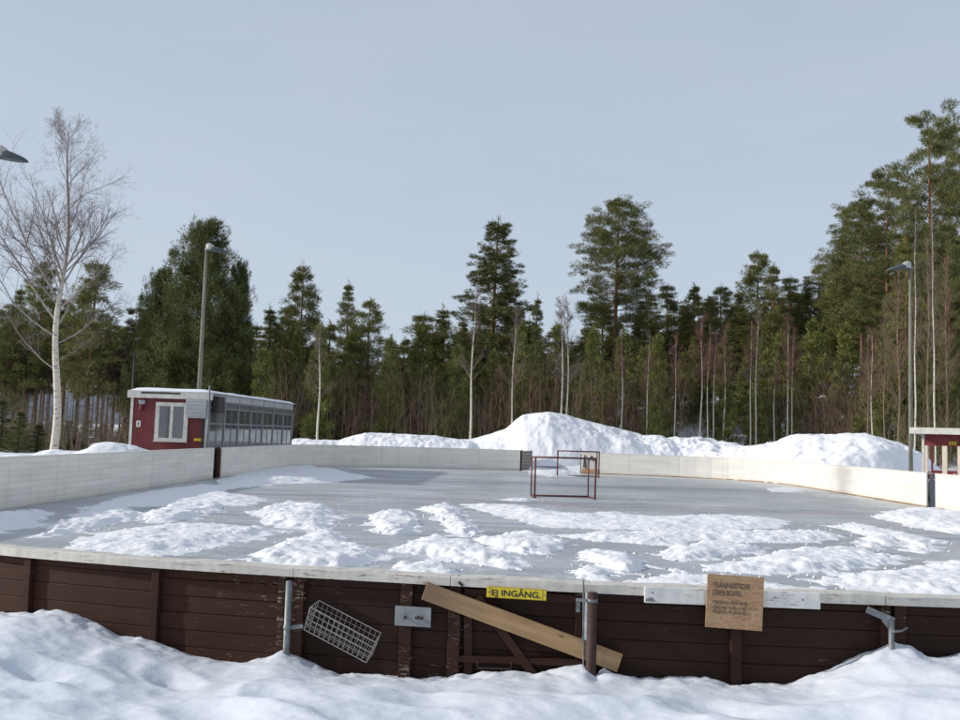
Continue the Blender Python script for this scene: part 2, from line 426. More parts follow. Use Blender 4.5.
veil = mixc(nt, math_(nt, 'MULTIPLY', ramp(nt, nz, [(.38, (0, 0, 0)), (.72, (1, 1, 1))]), .6), veil, (.585, .655, .76))
bg2 = N(nt, 'Background', inp={'Color': veil, 'Strength': 1.0})
fac = math_(nt, 'ADD', math_(nt, 'MULTIPLY', nz, .25), .68)
mx = N(nt, 'MixShader', inp={0: fac, 1: bg1.outputs[0], 2: bg2.outputs[0]})
nt.links.new(mx.outputs[0], out.inputs[0])
sun_d = bpy.data.lights.new('sun', 'SUN'); sun_d.energy = 3.7; sun_d.angle = R_(1.2); sun_d.color = (1, .945, .865)
sun = bpy.data.objects.new('sun', sun_d); COL.objects.link(sun)
sun.rotation_euler = S.to_track_quat('Z', 'Y').to_euler()
scene.view_settings.view_transform = 'Standard'; scene.view_settings.look = 'None'; scene.view_settings.exposure = 0

# ------------------------------------------------------------------ rink outline
NEAR = np.array([(-4.5, 6.72), (-2.88, 5.905), (-1.855, 5.583), (-1.015, 5.427), (-.142, 5.28), (.68, 5.173), (1.351, 5.11), (2.08, 5.085), (2.54, 5.075), (4, 5.07)])
_nx = np.linspace(-4.5, 4, 171)
def _smooth_interp():
    y = np.interp(_nx, NEAR[:, 0], NEAR[:, 1])
    for _ in range(60):
        y[1:-1] = .25 * y[:-2] + .5 * y[1:-1] + .25 * y[2:]
    return y
_ny = _smooth_interp()
def near_y(x): return float(np.interp(x, _nx, _ny))
def near_frame(x):
    s = (near_y(x + .04) - near_y(x - .04)) / .08
    t = np.array([1, s, 0]) / math.hypot(1, s); n = np.array([s, -1, 0]) / math.hypot(1, s)
    return t, n
def nat(px, py, off=0.0):
    """point of the vertical sheet 'off' metres in front of the near rail's face"""
    d = ray(px, py); Y = 5.3
    for _ in range(12):
        P = EYE + d * Y / d[1]; t, n = near_frame(P[0])
        Y = near_y(P[0]) - off * abs(n[1]) + 0
    return EYE + d * Y / d[1]

def bez(p0, p1, p2, p3, n):
    t = np.linspace(0, 1, n)[:, None]
    p0, p1, p2, p3 = map(np.array, (p0, p1, p2, p3))
    return (1 - t) ** 3 * p0 + 3 * (1 - t) ** 2 * t * p1 + 3 * (1 - t) * t * t * p2 + t ** 3 * p3
def off_pt(x, o):
    t, n = near_frame(x); return np.array([x, near_y(x), 0])[:2] - n[:2] * o
IN = .085                                   # inner face of the near planks behind the rail's front edge
near_in = np.array([off_pt(x, IN) for x in np.linspace(-4.4, 4, 60)])
a0 = near_in[0]; ta = (near_in[0] - near_in[1]); ta /= np.linalg.norm(ta)
LA, LB = np.array((-10.02, 15.0)), np.array((-9.12, 46.3))
left_arc = bez(a0, a0 + ta * 3.2, LA - (LB - LA) / 31 * 4.0, LA, 20)
left_line = np.array([LA + (LB - LA) * k for k in np.linspace(0, 1, 26)])
FA, FB = np.array((-5.2, 50.75)), np.array((9.9, 49.75))
fl_arc = bez(LB, LB + (0.13, 2.9), FA + (-2.2, -.3), FA, 10)
_fx = np.linspace(FA[0], FB[0], 24); _fy = np.interp(_fx, [-5.2, -2, 1.5, 3.2, 6, 9.9], [50.75, 51.5, 52.05, 51.9, 51.0, 49.75])
far_line = np.c_[_fx, _fy]
RA, RB = np.array((14.42, 44.3)), np.array((14.30, 14.5))
fr_arc = bez(FB, FB + (2.5, -.8), RA + (0, 2.6), RA, 12)
right_line = np.array([RA + (RB - RA) * k for k in np.linspace(0, 1, 26)])
b0 = near_in[-1]
nr_arc = bez(RB, RB + (0, -5), b0 + (5.6, 0), b0, 16)
OUT = np.vstack([near_in[::-1], left_arc[1:], left_line[1:], fl_arc[1:], far_line[1:], fr_arc[1:], right_line[1:], nr_arc[1:-1]])   # clockwise seen from above
def seg_dist(P, poly):
    """signed distance to closed polygon (positive outside)"""
    A = poly; B = np.roll(poly, -1, 0); P = np.asarray(P, float)
    best = np.full(len(P), 1e9); inside = np.zeros(len(P), bool)
    for a, b in zip(A, B):
        ab = b - a; ap = P - a; t = np.clip((ap @ ab) / (ab @ ab + 1e-12), 0, 1)
        best = np.minimum(best, np.linalg.norm(ap - t[:, None] * ab, axis=1))
        c = ((a[1] > P[:, 1]) != (b[1] > P[:, 1])) & (P[:, 0] < (b[0] - a[0]) * (P[:, 1] - a[1]) / (b[1] - a[1] + 1e-12) + a[0])
        inside ^= c
    return np.where(inside, -best, best)

# ------------------------------------------------------------------ ground, ice, hills
def ground(x, y):
    x = np.asarray(x, float); y = np.asarray(y, float)
    rise = sstep(57, 82, y) * (.4 + 5.2 * sstep(2, 17, x)) + sstep(20, 40, x) * sstep(25, 60, y) * 2.5
    n = fbm(x * .13, y * .13, 3, 4) - .5
    return .38 + rise + n * (.35 + .9 * sstep(56, 75, y)) - .9 * sstep(0, -30, x) * sstep(45, 75, y)
def gz(x, y): return float(ground(np.array([x]), np.array([y]))[0])
gx = np.concatenate([[-6000, -3000, -1500, -800, -400, -220, -140, -100, -80, -65, -55], np.arange(-48, 48.1, 1.2), [55, 65, 80, 100, 140, 220, 400, 800, 1500, 3000, 6000]])
gy = np.concatenate([[-2000, -500, -150, -60, -30, -15], np.arange(-8, 110.1, 1.2), [118, 130, 150, 180, 230, 320, 500, 900, 1600, 3000, 6000, 9000]])
GX, GY = np.meshgrid(gx, gy)
sd = seg_dist(np.c_[GX.ravel(), GY.ravel()], OUT)
gzv = ground(GX.ravel(), GY.ravel())
gzv = np.where(sd < 1.3, -.35 + (gzv + .35) * sstep(.15, 1.3, sd), gzv)
nxg, nyg = len(gx), len(gy)
def grid_faces(nx, ny):
    i = np.arange(nx - 1); j = np.arange(ny - 1); I, J = np.meshgrid(i, j); a = (J * nx + I).ravel()
    return np.c_[a, a + 1, a + nx + 1, a + nx]
o = link('ground', fast_mesh('ground', np.c_[GX.ravel(), GY.ravel(), gzv], grid_faces(nxg, nyg)), SNOW_GROUND, None, True)
tag(o, kind='structure')

me = bpy.data.meshes.new('ice'); me.from_pydata([(p[0], p[1], 0) for p in OUT[::-1]], [], [tuple(range(len(OUT)))]); me.update()
tag(link('ice', me, ICE), kind='structure')

HILL = plain('hazed_far_hill', (.11, .15, .21), .9, .2, .004, bmp=0)  # bluish distance haze put into the hill colour
hx = np.linspace(-2600, 2600, 90); hy = np.array([1500, 1700, 2000])
HX, HY = np.meshgrid(hx, hy)
hz = (40 + 55 * fbm(HX / 420 + 3, HY / 900, 11, 4)) * np.array([0, 1, .6])[:, None] - 3
tag(link('hills', fast_mesh('hills', np.c_[HX.ravel(), HY.ravel(), hz.ravel()], grid_faces(90, 3)), HILL, None, True), kind='structure')

# ------------------------------------------------------------------ foreground snow bank
contact = [(-120, 612), (0, 610), (33, 611), (57, 608), (80, 612), (97, 622), (117, 632), (147, 638), (167, 643), (187, 652), (213, 657), (247, 661), (267, 655), (287, 648), (303, 657), (320, 663), (340, 672), (387, 673), (420, 677), (453, 673), (467, 672), (507, 668), (533, 673), (553, 668), (583, 663), (592, 676), (602, 667), (620, 672), (640, 676), (693, 673), (730, 682), (787, 682), (820, 670), (857, 653), (888, 642), (907, 645), (917, 652), (937, 656), (960, 651), (1060, 655)]
cp = np.array([nat(px, py, -.05) for px, py in contact])
order = np.argsort(cp[:, 0]); cX, cZ = cp[order, 0], cp[order, 2]
bx = np.linspace(-7.5, 8.5, 900); bv = np.concatenate([np.linspace(-.12, 2.2, 190), np.linspace(2.25, 9, 45)])
BX, BV = np.meshgrid(bx, bv)
yl = np.interp(bx, np.r_[-7.5, _nx, 8.5], np.r_[9.0, _ny, 5.9])
BY = yl[None, :] - BV
zc = np.interp(bx, cX, cZ)
k = np.exp(-np.clip(BV, 0, 9) / .75)
base = .70 + .10 * sstep(0.3, 2.5, BV) + .12 * (fbm(BX * .55, BV * .55, 21, 3) - .5)
zs = np.stack([np.interp(np.clip(bx + .10 * v * math.sin(v * 3), -7.5, 8.5), bx, np.convolve(np.pad(zc, 12, 'edge'), np.ones(25) / 25, 'valid')) for v in bv])
kk = np.exp(-np.clip(BV, 0, 9) / 1.6)
zsm = zs * kk + base * (1 - kk)
BZ = zc[None, :] * np.exp(-np.clip(BV, 0, 9) / .10) + zsm * (1 - np.exp(-np.clip(BV, 0, 9) / .10))
lump = (fbm(BX * 1.5, BV * 1.5, 31, 3) - .5) * .10 + (np.abs(fbm(BX * 2.4 + 5, BV * 2.4, 35, 2) - .5)) * -.05 + (fbm(BX * 7, BV * 7, 41, 3) - .5) * .014
BZ += lump * sstep(0.02, .35, BV) + (fbm(BX * 16, BV * 16, 43, 3) - .5) * .018 * np.exp(-((BV - .03) / .15) ** 2) * 2
for (fx, fv, fr, fd, fa) in [(-.95, 1.35, .16, .07, .5), (-2.0, .95, .13, .05, .2), (.6, 1.0, .2, .05, -.6), (1.9, 1.1, .22, .06, .4), (-.2, .75, .12, .035, .1), (1.15, .7, .16, .04, .8), (-1.5, .55, .1, .04, .9)]:
    dx = BX - fx; dv = BV - fv; c_, s_ = math.cos(fa), math.sin(fa)
    q = ((dx * c_ + dv * s_) / (fr * 1.8)) ** 2 + ((-dx * s_ + dv * c_) / fr) ** 2
    fd *= .65; BZ -= fd * np.exp(-q * 1.5) - .4 * fd * np.exp(-(np.sqrt(q) - 1.5) ** 2 * 5)
BZ = np.where(BV < 0, BZ - (-BV) * .3, BZ)
BZ += ((fbm(BX * 24, BV * 24, 61, 3) - .5) * .005 + (fbm(BX * 9, BV * 9, 63, 3) - .5) * .007 * sstep(.45, .7, fbm(BX * 1.1, BV * 1.1, 65, 2))) * sstep(0, .1, BV)
fade = sstep(4.2, 8.5, BV); BZ = BZ * (1 - fade) + .3 * fade
sb = link('snow_bank', fast_mesh('snow_bank', np.c_[BX.ravel(), BY.ravel(), BZ.ravel()], grid_faces(len(bx), len(bv))[:, ::-1]), SNOW, None, True)
tag(sb, kind='structure')

# ------------------------------------------------------------------ snow heaps behind the boards
def heap(name, prof, half, label, seed, depth_fn, nx=260, nv=80, rough=.42):
    px = np.array([p[0] for p in prof], float)
    X, Y, Z = [], [], []
    pts = [at(p[0], p[1], depth_fn(p[0])) for p in prof]
    pX = np.array([p[0] for p in pts]); pY = np.array([p[1] for p in pts]); pZ = np.array([p[2] for p in pts])
    u = np.linspace(0, 1, nx); pu = (px - px[0]) / (px[-1] - px[0])
    cx, cy, cz = np.interp(u, pu, pX), np.interp(u, pu, pY), np.interp(u, pu, pZ)
    cz = np.convolve(np.pad(cz, 2, 'edge'), np.ones(5) / 5, 'valid')
    v = np.linspace(-1, 1, nv)
    U, Vv = np.meshgrid(u, v)
    tx, ty = np.gradient(cx), np.gradient(cy); L = np.hypot(tx, ty); nxx, nyy = -ty / L, tx / L
    hw = half * (.55 + .45 * (cz - .2) / max(cz.max() - .2, .1))
    PX = cx[None] + nxx[None] * Vv * hw[None]; PY = cy[None] + nyy[None] * Vv * hw[None]
    shape = np.clip(1 - np.abs(Vv) ** 1.7, 0, 1) ** .85
    g = ground(PX, PY) - .15
    PZ = g + (cz[None] - g) * shape
    edge = np.clip(np.minimum(U, 1 - U) / .05, 0, 1)
    n1 = fbm(PX * .55, PY * .55, seed, 5) - .5 + (fbm(PX * 2.6, PY * 2.6, seed + 3, 4) - .5) * .16; n2 = np.abs(fbm(PX * 1.3, PY * 1.3, seed + 9, 4) - .5)
    PZ += (n1 * rough * 1.3 - n2 * rough * .9 + rough * .1) * shape ** .5 * (.25 + .75 * np.minimum(1, np.abs(Vv) * 2.2 + .15)) 
    PZ = g + (PZ - g) * (edge[:, :] ** .6)
    o = link(name, fast_mesh(name, np.c_[PX.ravel(), PY.ravel(), PZ.ravel()], grid_faces(nx, nv)), SNOW_HEAP, None, True)
    return tag(o, label, 'snow heap', 'ploughed snow heaps around the rink')
heap('snow_heap', [(425, 443), (440, 440), (470, 439), (490, 433), (507, 427), (515, 419), (523, 414), (547, 411), (567, 414.5), (587, 421), (605, 426), (620, 428), (640, 434), (655, 441), (670, 447)], 5.2,
     'tallest ploughed snow heap, peaked, behind the gap in the far boards', 51, lambda p: 58)
heap('snow_heap', [(625, 442), (640, 437), (653, 436.5), (667, 439.5), (680, 439), (700, 438), (723, 443), (750, 446), (773, 443), (797, 435), (810, 434), (827, 432.5), (847, 432.5), (873, 436), (887, 445), (897, 457), (905, 468)], 4.4,
     'long bright snow heap behind the right end of the far boards', 52, lambda p: 58 - max(0, p - 700) * .062, nx=320, rough=.75)
heap('snow_heap', [(285, 440), (300, 439), (320, 439.5), (340, 441), (355, 436), (367, 433), (385, 433.5), (403, 435), (420, 436), (437, 436), (452, 438), (467, 440), (480, 444)], 3.6,
     'low snow ridge behind the far boards beside the glazed hut', 53, lambda p: 56.5)
heap('snow_heap', [(-60, 457), (-20, 455), (0, 455), (20, 454), (30, 456), (42, 450), (55, 448), (66, 451), (80, 451), (90, 448), (98, 443.5), (108, 442), (120, 443), (132, 445), (150, 452), (170, 456)], 1.9,
     'snow ridge outside the left boards in front of the big birch', 54, lambda p: 31.5 if p < 100 else 31.5 + (p - 100) * .03, rough=.22)
heap('snow_heap', [(926, 480), (930, 474.5), (938, 474), (945, 475), (960, 476), (1010, 478), (1040, 482)], .45, 'low snow ridge against the right boards in front of the red shelter', 55, lambda p: 32.3, rough=.12, nx=60, nv=24)

# ------------------------------------------------------------------ snow scraped into ridges on the ice
def ridge(poly, h, label, seed, sp=None, flat=.5):
    P = np.array([onz(px, py, h * .25)[:2] for px, py in poly])
    mn, mx_ = P.min(0) - 1.0, P.max(0) + 1.0
    A = (mx_ - mn).prod(); sp = sp or min(.14, max(.04, math.sqrt(A / 24000)))
    xs = np.arange(mn[0], mx_[0], sp); ys = np.arange(mn[1], mx_[1], sp)
    X, Y = np.meshgrid(xs, ys)
    sdv = -seg_dist(np.c_[X.ravel(), Y.ravel()], P).reshape(X.shape)
    sdv = sdv + (fbm(X * .9, Y * .8, seed, 4) - .5) * .42 + (fbm(X * 4, Y * 3, seed + 5, 3) - .5) * .36 + (vnoise(X * 13, Y * 11, seed + 6) - .5) * .16
    wd = max(.25, min(.9, sdv.max() * flat))
    body = sstep(0, wd, sdv)
    n = fbm(X * 1.6, Y * 1.2, seed + 2, 4); n2 = fbm(X * 6.5, Y * 6.5, seed + 3, 3); n3 = np.abs(fbm(X * 3.4, Y * 3.0, seed + 7, 3) - .5) * 2
    n4 = fbm(X * 15, Y * 15, seed + 17, 2)
    Z = h * body * (.35 + 1.15 * n) + ((n2 - .45) * .05 + (n4 - .5) * .03) * np.minimum(1, body * 1.8) - n3 * h * .35 * body + .010
    sk = sdv + .04 + (fbm(X * 2.2, Y * 2.6, seed + 31, 3) - .5) * .5
    zsk = .004 + .016 * sstep(0, .4, sk) * fbm(X * 9, Y * 9, seed + 33, 3) * 1.6
    Z = np.where(sdv < .02, np.where(sk > 0, zsk, -.03), np.maximum(Z, .004))
    F = grid_faces(len(xs), len(ys)); keep = (Z.ravel()[F] > -.02).any(1); F = F[keep]
    us = np.unique(F); remap = np.zeros(Z.size, int); remap[us] = np.arange(len(us))
    V = np.c_[X.ravel(), Y.ravel(), Z.ravel()][us]
    o = link('snow_ridge', fast_mesh('snow_ridge', V, remap[F]), SNOW_ICE, None, True)
    return tag(o, label, 'snow ridge', 'snow scraped into ridges on the ice')
RID = [
 ([(220, 480), (240, 473), (280, 467.5), (310, 466.5), (340, 470), (372, 477), (345, 480), (320, 482), (280, 483), (240, 487), (222, 487)], .30, 'long low snow ridge along the left boards just past the glazed hut'),
 ([(78, 508), (110, 500), (150, 492), (185, 485), (220, 485), (232, 487), (222, 491), (245, 494), (266, 500), (245, 505), (220, 505), (180, 504), (130, 506), (95, 510)], .16, 'flat spread of snow below the left boards, in front of the red hut'),
 ([(30, 536), (65, 520), (80, 510), (130, 508), (140, 515), (120, 523), (95, 529), (60, 535)], .20, 'snow ridge slanting toward the near left rail, beside the left boards'),
 ([(133, 518), (150, 510), (170, 504), (195, 505), (222, 502), (227, 508), (210, 514), (190, 519), (165, 521)], .22, 'crumbly small snow ridge between the red hut and the near left rail'),
 ([(75, 549), (85, 538), (105, 530), (150, 526), (195, 521), (240, 525), (284, 530), (265, 536), (240, 541), (205, 548), (165, 555), (120, 553)], .22, 'broad snow patch behind the left part of the near rail'),
 ([(250, 513), (262, 506), (285, 502), (310, 505), (330, 508), (340, 518), (335, 526), (318, 530), (290, 527), (268, 521)], .26, 'rounded snow patch in the middle left of the ice'),
 ([(370, 523), (376, 514), (392, 512), (414, 514), (418, 521), (414, 530), (395, 533), (374, 532)], .22, 'small square snow patch standing alone left of the goals'),
 ([(420, 508), (435, 503.5), (450, 504), (460, 511), (464, 519), (480, 530), (472, 536), (455, 535), (447, 526), (440, 517), (428, 512)], .22, 'hook shaped snow patch left of the front goal'),
 ([(232, 561), (255, 550), (285, 540), (310, 534), (328, 529), (345, 538), (372, 548), (388, 559), (365, 564), (340, 567), (290, 564)], .30, 'highest snow mound behind the near rail above the wire basket'),
 ([(394, 548), (415, 540), (443, 537), (465, 543), (485, 546), (508, 553), (533, 562), (530, 569), (500, 568), (470, 563), (440, 557), (415, 551)], .26, 'snow ridge just behind the yellow sign, second from the rail'),
 ([(385, 572), (400, 566), (430, 561.5), (455, 568), (474, 574), (470, 582), (430, 583), (395, 580)], .20, 'low snow mound touching the near rail left of the yellow sign'),
 ([(480, 541), (490, 535), (517, 532), (545, 534), (573, 541), (565, 548), (538, 553), (512, 551), (493, 548)], .22, 'lumpy snow ridge between the front goal and the yellow sign'),
 ([(467, 504), (500, 503.5), (530, 506), (567, 513), (613, 513), (660, 516), (720, 514), (770, 517), (786, 522), (770, 528), (720, 529), (660, 530), (600, 529), (560, 527), (530, 523), (505, 515), (480, 509)], .20, 'longest snow ridge, the farthest of those in front of the goals'),
 ([(560, 535), (620, 532), (680, 531), (740, 532), (790, 530), (825, 529.5), (842, 537), (820, 542), (770, 542), (720, 540), (660, 544), (600, 541)], .18, 'second long snow ridge in front of the goals'),
 ([(655, 552), (675, 546), (707, 542), (740, 544), (765, 547), (755, 553), (725, 558), (690, 560), (668, 557)], .18, 'short snow ridge behind the plywood notice, farthest of three'),
 ([(700, 569), (720, 562), (750, 556), (785, 550), (825, 548), (870, 551), (907, 557), (895, 563), (865, 566), (830, 571), (780, 574), (735, 572)], .20, 'wedge shaped snow ridge to the right of the plywood notice'),
 ([(576, 551), (590, 546.5), (610, 552), (635, 558), (650, 568), (640, 573), (612, 571), (590, 563)], .20, 'rounded snow lump between the yellow sign and the plywood notice'),
 ([(572, 570), (585, 566.5), (600, 568), (612, 573), (602, 579), (580, 577)], .12, 'tiny snow lump close behind the rail right of the yellow sign'),
 ([(632, 586), (645, 578), (660, 572), (675, 568), (690, 574), (720, 575), (760, 582), (800, 587), (850, 589), (860, 596), (760, 596), (660, 592)], .14, 'snow lying against the rail behind the plywood notice'),
 ([(815, 580), (840, 574), (880, 569), (930, 563), (965, 560), (1010, 565), (1010, 600), (940, 596), (880, 590), (840, 585)], .20, 'flat crusty snow sheet at the right end of the near rail'),
 ([(828, 525), (850, 523), (875, 526), (905, 533), (940, 541), (945, 548), (925, 552), (905, 549), (895, 541), (870, 535), (845, 530)], .16, 'bent snow ridge in front of the right boards'),
 ([(850, 543), (868, 537), (890, 534), (906, 541), (895, 546), (870, 547)], .16, 'small snow lump inside the bend of the right hand ridge'),
 ([(872, 516), (890, 510.5), (912, 507), (940, 510), (975, 514), (990, 534), (950, 532), (920, 527), (895, 521)], .30, 'snow drift along the right boards by the open door'),
 ([(-30, 516), (0, 515), (25, 512), (52, 511.5), (48, 517), (35, 524), (10, 531), (-20, 536), (-60, 536)], .22, 'snow drift at the foot of the left boards, at the edge of view'),
 ([(500, 499.4), (515, 498.2), (532, 499), (530, 500.8), (512, 501.2)], .03, 'thin white slush puddle at the foot of the front goal'),
 ([(768, 489), (785, 487.5), (802, 490), (798, 492.5), (778, 492)], .03, 'thin pale slush streak on open ice far right of the goals'),
 ([(528, 470.5), (545, 468.5), (565, 469), (580, 473), (572, 476), (550, 476), (532, 474)], .25, 'snow spilling through the gap in the far boards'),
]
for i, (poly, h, lab) in enumerate(RID): ridge(poly, h * .46, lab, 100 + i * 13)

# loose crumbs of snow strewn over the ice between the ridges
def crumbs():
    rs = np.random.default_rng(9); V = []; F = []; n = 0
    base_v = np.array([(1, 0, 0), (-1, 0, 0), (0, 1, 0), (0, -1, 0), (0, 0, 1), (0, 0, -.4), (.6, .6, .55), (-.6, .6, .55), (.6, -.6, .55), (-.6, -.6, .55)])
    fc = [(4, 6, 7), (4, 7, 9), (4, 9, 8), (4, 8, 6), (0, 6, 8), (2, 7, 6), (1, 9, 7), (3, 8, 9), (0, 2, 6), (2, 1, 7), (1, 3, 9), (3, 0, 8)]
    for poly, h, lab in RID:
        P = np.array([onz(a, b, 0)[:2] for a, b in poly]); per = np.r_[P, P[:1]]
        for k in range(int(20 + 2.4 * np.linalg.norm(np.diff(per, axis=0), axis=1).sum())):
            i = rs.integers(0, len(P)); t = rs.uniform(); q = per[i] * (1 - t) + per[i + 1] * t
            q = q + rs.normal(0, .22 + .35 * rs.uniform() ** 3, 2); r = .006 + .024 * rs.uniform() ** 3
            if q[1] < near_y(min(4, max(-4.4, q[0]))) + .25: continue
            V.append(base_v * r * rs.uniform(.7, 1.3, (10, 3)) + np.array([q[0], q[1], r * .25])); F.append(np.array(fc) + n); n += 10
    o = link('snow_crumbs', fast_mesh('snow_crumbs', np.vstack(V), np.vstack(F)), SNOW_ICE)
    tag(o, 'small crumbs of snow strewn over the ice between the ridges', 'snow', kind='stuff')
crumbs()
# ------------------------------------------------------------------ boards
Hb = 1.10
def arclen(P): return np.r_[0, np.cumsum(np.linalg.norm(np.diff(P, axis=0), axis=1))]
def run(points, label, mat, gap_ends=(0, 0), panel=2.45, base_strip=False, rail_mat=None, caps=True):
    """a run of dasher boards whose inner faces follow 'points' (clockwise); outside is to the left of travel"""
    P = np.array(points); s = arclen(P); L = s[-1]
    n = max(1, round(L / panel)); cuts = np.linspace(0, L, n + 1)
    q = lambda t: np.array([np.interp(t, s, P[:, 0]), np.interp(t, s, P[:, 1])])
    c = q(L / 2)
    t = empty('rink_board', (*c, 0), label, 'rink board', 'dasher boards around the rink')
    rail = MB(); strip = MB()
    for i in range(n):
        a, b = cuts[i] + .004, cuts[i + 1] - .004
        ts = np.linspace(a, b, 4)
        mb = MB(); V = []; F = []
        for k, tt in enumerate(ts):
            p = q(tt); d = q(min(tt + .05, L)) - q(max(tt - .05, 0)); d /= np.linalg.norm(d); o_ = np.array([-d[1], d[0]])
            for (oo, z) in ((0, -.06), (0, Hb - .035), (.04, Hb - .035), (.04, -.06)): V.append((*(p + o_ * oo), z))
        for k in range(len(ts) - 1):
            for e in range(4): F.append((k * 4 + e, (k + 1) * 4 + e, (k + 1) * 4 + (e + 1) % 4, k * 4 + (e + 1) % 4))
        F += [(0, 1, 2, 3), tuple(reversed([(len(ts) - 1) * 4 + e for e in range(4)]))]
        mb.add(V, F).build('panel', mat, t)
        V = []
        for k, tt in enumerate(ts):
            p = q(tt); d = q(min(tt + .05, L)) - q(max(tt - .05, 0)); d /= np.linalg.norm(d); o_ = np.array([-d[1], d[0]])
            for (oo, z) in ((.0425, -.05), (.0425, Hb - .04), (.064, Hb - .04), (.064, -.05)): V.append((*(p + o_ * oo), z))
        MB().add(V, F).build('outer_cladding', WOOD_DARK, t)
        # outer post at each joint
        p = q(cuts[i]); d = q(min(cuts[i] + .1, L)) - q(max(cuts[i] - .1, 0)); d /= np.linalg.norm(d); o_ = np.array([-d[1], d[0]])
        MB().box((*(p + o_ * .086), .5), .09, .085, 1.08, (*d, 0), (*o_, 0)).build('post', WOOD_POST, t)
    ts = np.linspace(0, L, max(8, int(L / .6))); V = []; F = []; V2 = []
    for tt in ts:
        p = q(tt); d = q(min(tt + .05, L)) - q(max(tt - .05, 0)); d /= np.linalg.norm(d); o_ = np.array([-d[1], d[0]])
        for (oo, z) in ((-.012, Hb - .035), (-.012, Hb), (.075, Hb), (.075, Hb - .035)): V.append((*(p + o_ * oo), z))
        for (oo, z) in ((-.012, -.02), (-.012, .045), (-.002, .045), (-.002, -.02)): V2.append((*(p + o_ * oo), z))
    for k in range(len(ts) - 1):
        for e in range(4): F.append((k * 4 + e, (k + 1) * 4 + e, (k + 1) * 4 + (e + 1) % 4, k * 4 + (e + 1) % 4))
    F += [(0, 1, 2, 3), tuple(reversed([(len(ts) - 1) * 4 + e for e in range(4)]))]
    rail.add(V, F).build('top_rail', rail_mat or mat, t)
    if base_strip: strip.add(V2, F).build('kick_strip', KICK, t)
    return t
KICK = plain('rusty_kick_strip', (.30, .19, .10), .7, .45, 1.2)

# dense closed outline from left arc round to the right arc
FARP = np.vstack([left_arc, left_line[1:], fl_arc[1:], far_line[1:], fr_arc[1:], right_line[1:], nr_arc[1:]])
Sx = arclen(FARP); dense_s = np.linspace(0, Sx[-1], 3000)
DN = np.c_[np.interp(dense_s, Sx, FARP[:, 0]), np.interp(dense_s, Sx, FARP[:, 1])]
DPX = np.array([proj((x, y, .6))[0] if y > 8 else -999 for x, y in DN])
def s_at(px, lo, hi):
    m = (DN[:, 1] > lo[1]) & (DN[:, 1] < hi[1]) & (DN[:, 0] > lo[0]) & (DN[:, 0] < hi[0])
    i = np.where(m)[0]; return dense_s[i[np.argmin(np.abs(DPX[i] - px))]]
def cut(a, b):
    n = max(4, int((b - a) / .35)); t = np.linspace(a, b, n)
    return np.c_[np.interp(t, Sx, FARP[:, 0]), np.interp(t, Sx, FARP[:, 1])]
sL1 = s_at(213.5, (-12, 25), (-8, 40)); sL2 = s_at(221.5, (-12, 25), (-8, 40))
sF1 = s_at(520.5, (-5, 45), (12, 60)); sF2 = s_at(581, (-5, 45), (12, 60)); sF3 = s_at(640, (-5, 45), (12, 60))
sR1 = s_at(926.5, (12, 20), (16, 42)); sR2 = s_at(935, (12, 20), (16, 42))
run(cut(0.02, sL1), 'weathered grey cream boards along the near left side up to the red hut', BOARD_GREY, panel=3.1)
run(cut(sL2, sF1), 'weathered cream boards from the glazed hut round the far left corner', BOARD_GREY, panel=2.6)
farb = run(cut(sF2, sR1), 'sunlit cream boards from the far gap round the far right corner', BOARD_CREAM, base_strip=True, panel=2.5)
run(cut(sR2, Sx[-1] - .02), 'sunlit cream boards along the near right side past the red shelter', BOARD_CREAM, base_strip=True, panel=2.5)

# loose door leaves at the gaps
def leaf(name, p0, p1, label, mat, th=.05, h=Hb, mat2=None):
    p0, p1 = np.array(p0, float), np.array(p1, float); d = p1 - p0; L = np.linalg.norm(d); d /= L; o_ = np.array([-d[1], d[0]])
    t = empty(name, (*((p0 + p1) / 2), 0), label, 'gate')
    for k in range(6):
        MB().box((*((p0 + p1) / 2), .10 + k * .175), L, th * .5, .17, (*d, 0), (*o_, 0)).build('plank', mat, t)
    for q in (p0 + d * .05, p1 - d * .05):
        MB().box((*(q + o_ * th * .75), h / 2), .09, th, h, (*d, 0), (*o_, 0)).build('stile', mat2 or mat, t)
    return t
WEATHER = m_wood_dark('weathered_grey_wood', (.24, .22, .20), (.5, .48, .45), .6)
pF1 = np.array([np.interp(sF1, Sx, FARP[:, 0]), np.interp(sF1, Sx, FARP[:, 1])])
MB().box((pF1[0] + .05, pF1[1] + .06, .54), .10, .14, 1.1).build('post', BLACK, leaf('rink_gate', (pF1[0] + .12, pF1[1] + .15), (pF1[0] + .7, pF1[1] + 1.1), 'weathered grey gate leaf swung open at the gap in the far boards', WEATHER))
pL2 = np.array([np.interp(sL2, Sx, FARP[:, 0]), np.interp(sL2, Sx, FARP[:, 1])])
leaf('rink_gate', (pL2[0] - .06, pL2[1] - .04), (pL2[0] - .95, pL2[1] + .12), 'gate leaf with dark red stiles, planks blackened as the shade in the gap beside the red hut', plain('gap_shade', (.012, .009, .009), .7), mat2=plain('dark_red_gate', (.09, .02, .02), .6))  # near-black planks paint the darkness of the open gap
pR1 = np.array([np.interp(sR1, Sx, FARP[:, 0]), np.interp(sR1, Sx, FARP[:, 1])])
leaf('rink_gate', (pR1[0] + .12, pR1[1] + .02), (pR1[0] + 1.0, pR1[1] + .02), 'dark grey gate leaf swung out at the gap in the right boards', GREY_PAINT, mat2=WHITE_TRIM)
